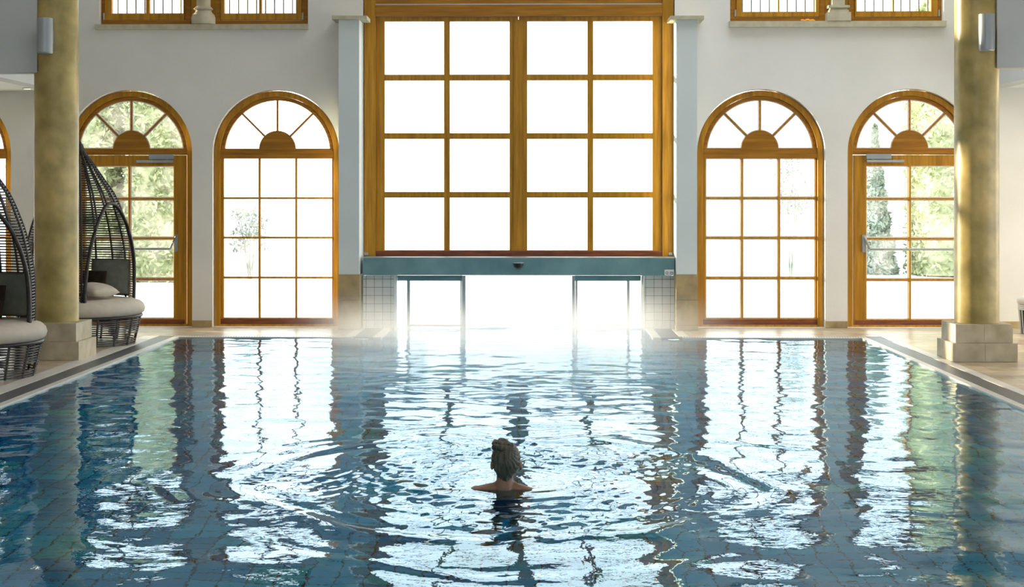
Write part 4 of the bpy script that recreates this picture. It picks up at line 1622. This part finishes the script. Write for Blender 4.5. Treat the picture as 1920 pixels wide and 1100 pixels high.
def water_grid(xs, ys):
    X, Y = np.meshgrid(xs, ys)
    Z = wave_field(X, Y) + ZWAT
    co = np.stack([X.ravel(), Y.ravel(), Z.ravel()], 1)
    nx, ny = len(xs), len(ys)
    i = np.arange(nx - 1)
    j = np.arange(ny - 1)
    I, J = np.meshgrid(i, j)
    a = (J * nx + I).ravel()
    q = np.stack([a, a + 1, a + 1 + nx, a + nx], 1)
    return co, q


ys1 = np.concatenate([np.arange(PYN, 6.2, .04), np.arange(6.2, 10.8, .0125), np.arange(10.8, PYB, .021), [PYB]])
xs1 = np.linspace(PXL, PXR, 600)
c1, q1 = water_grid(xs1, ys1)
xs2 = np.linspace(CHL, CHR, 170)
ys2 = np.concatenate([np.arange(PYB, YT + .6, .025), [YT + .6]])
c2, q2 = water_grid(xs2, ys2)
xs3 = np.linspace(CHL - WID, CHR + WID, 150)
ys3 = np.linspace(YT + .6, YOUT, 160)
c3, q3 = water_grid(xs3, ys3)
co = np.concatenate([c1, c2, c3])
qs = np.concatenate([q1, q2 + len(c1), q3 + len(c1) + len(c2)])
me = bpy.data.meshes.new('pool_water')
me.vertices.add(len(co)); me.vertices.foreach_set('co', co.ravel())
me.loops.add(len(qs) * 4); me.loops.foreach_set('vertex_index', qs.ravel().astype(np.int32))
me.polygons.add(len(qs))
me.polygons.foreach_set('loop_start', (np.arange(len(qs)) * 4).astype(np.int32))
me.polygons.foreach_set('use_smooth', np.ones(len(qs), dtype=bool))
me.update(calc_edges=True)
me.validate()
o = bpy.data.objects.new('pool_water', me)
me.materials.append(M['water'])
COL.objects.link(o)
tag(o, 'rippled clear blue pool water reflecting the windows', 'water', kind='stuff')


# ================================================================== STEAM
def steam_mat(name, dens, y0, y1, zt, x0, x1, scale=.8):
    m = bpy.data.materials.new(name)
    m.use_nodes = True
    nt = m.node_tree
    N, L = nt.nodes, nt.links
    N.clear()
    out = N.new('ShaderNodeOutputMaterial')
    vs = N.new('ShaderNodeVolumeScatter')
    vs.inputs['Color'].default_value = (.98, .99, 1, 1)
    vs.inputs['Anisotropy'].default_value = .35
    L.new(vs.outputs[0], out.inputs['Volume'])
    geo = N.new('ShaderNodeNewGeometry')
    sep = N.new('ShaderNodeSeparateXYZ')
    L.new(geo.outputs['Position'], sep.inputs[0])

    def ramp(sock, a, b_):
        r = N.new('ShaderNodeMapRange')
        r.interpolation_type = 'SMOOTHSTEP'
        r.inputs['From Min'].default_value = a
        r.inputs['From Max'].default_value = b_
        L.new(sock, r.inputs['Value'])
        return r.outputs[0]
    ns = N.new('ShaderNodeTexNoise')
    ns.inputs['Scale'].default_value = scale
    ns.inputs['Detail'].default_value = 2
    L.new(geo.outputs['Position'], ns.inputs['Vector'])
    nr = ramp(ns.outputs['Fac'], .25, .75)
    cur = nr
    for sk_ in (ramp(sep.outputs['Y'], y0, y1), ramp(sep.outputs['Z'], zt, 0.0), ramp(sep.outputs['X'], x0, x0 + 1.6), ramp(sep.outputs['X'], x1, x1 - 1.6)):
        mu = N.new('ShaderNodeMath'); mu.operation = 'MULTIPLY'
        L.new(cur, mu.inputs[0]); L.new(sk_, mu.inputs[1])
        cur = mu.outputs[0]
    mu = N.new('ShaderNodeMath'); mu.operation = 'MULTIPLY'; mu.inputs[1].default_value = dens
    L.new(cur, mu.inputs[0])
    L.new(mu.outputs[0], vs.inputs['Density'])
    m.cycles.volume_step_rate = 3.0
    return m


b = MB(); b.box(-2.9, 2.4, 11.5, 19.16, .03, .62)
tag(b.build('steam', steam_mat('indoor_steam', .95, 12.0, 18.5, .6, -2.8, 2.3)), 'thin white steam drifting over the far end of the pool', 'steam', kind='stuff')
b = MB(); b.box(-2.4, 1.9, 20.0, 28.5, .03, 1.6)
tag(b.build('steam', steam_mat('outdoor_steam', .22, 20.0, 21.5, 1.8, -3.6, 3.1)), 'dense white steam outside beyond the gateway', 'steam', kind='stuff')
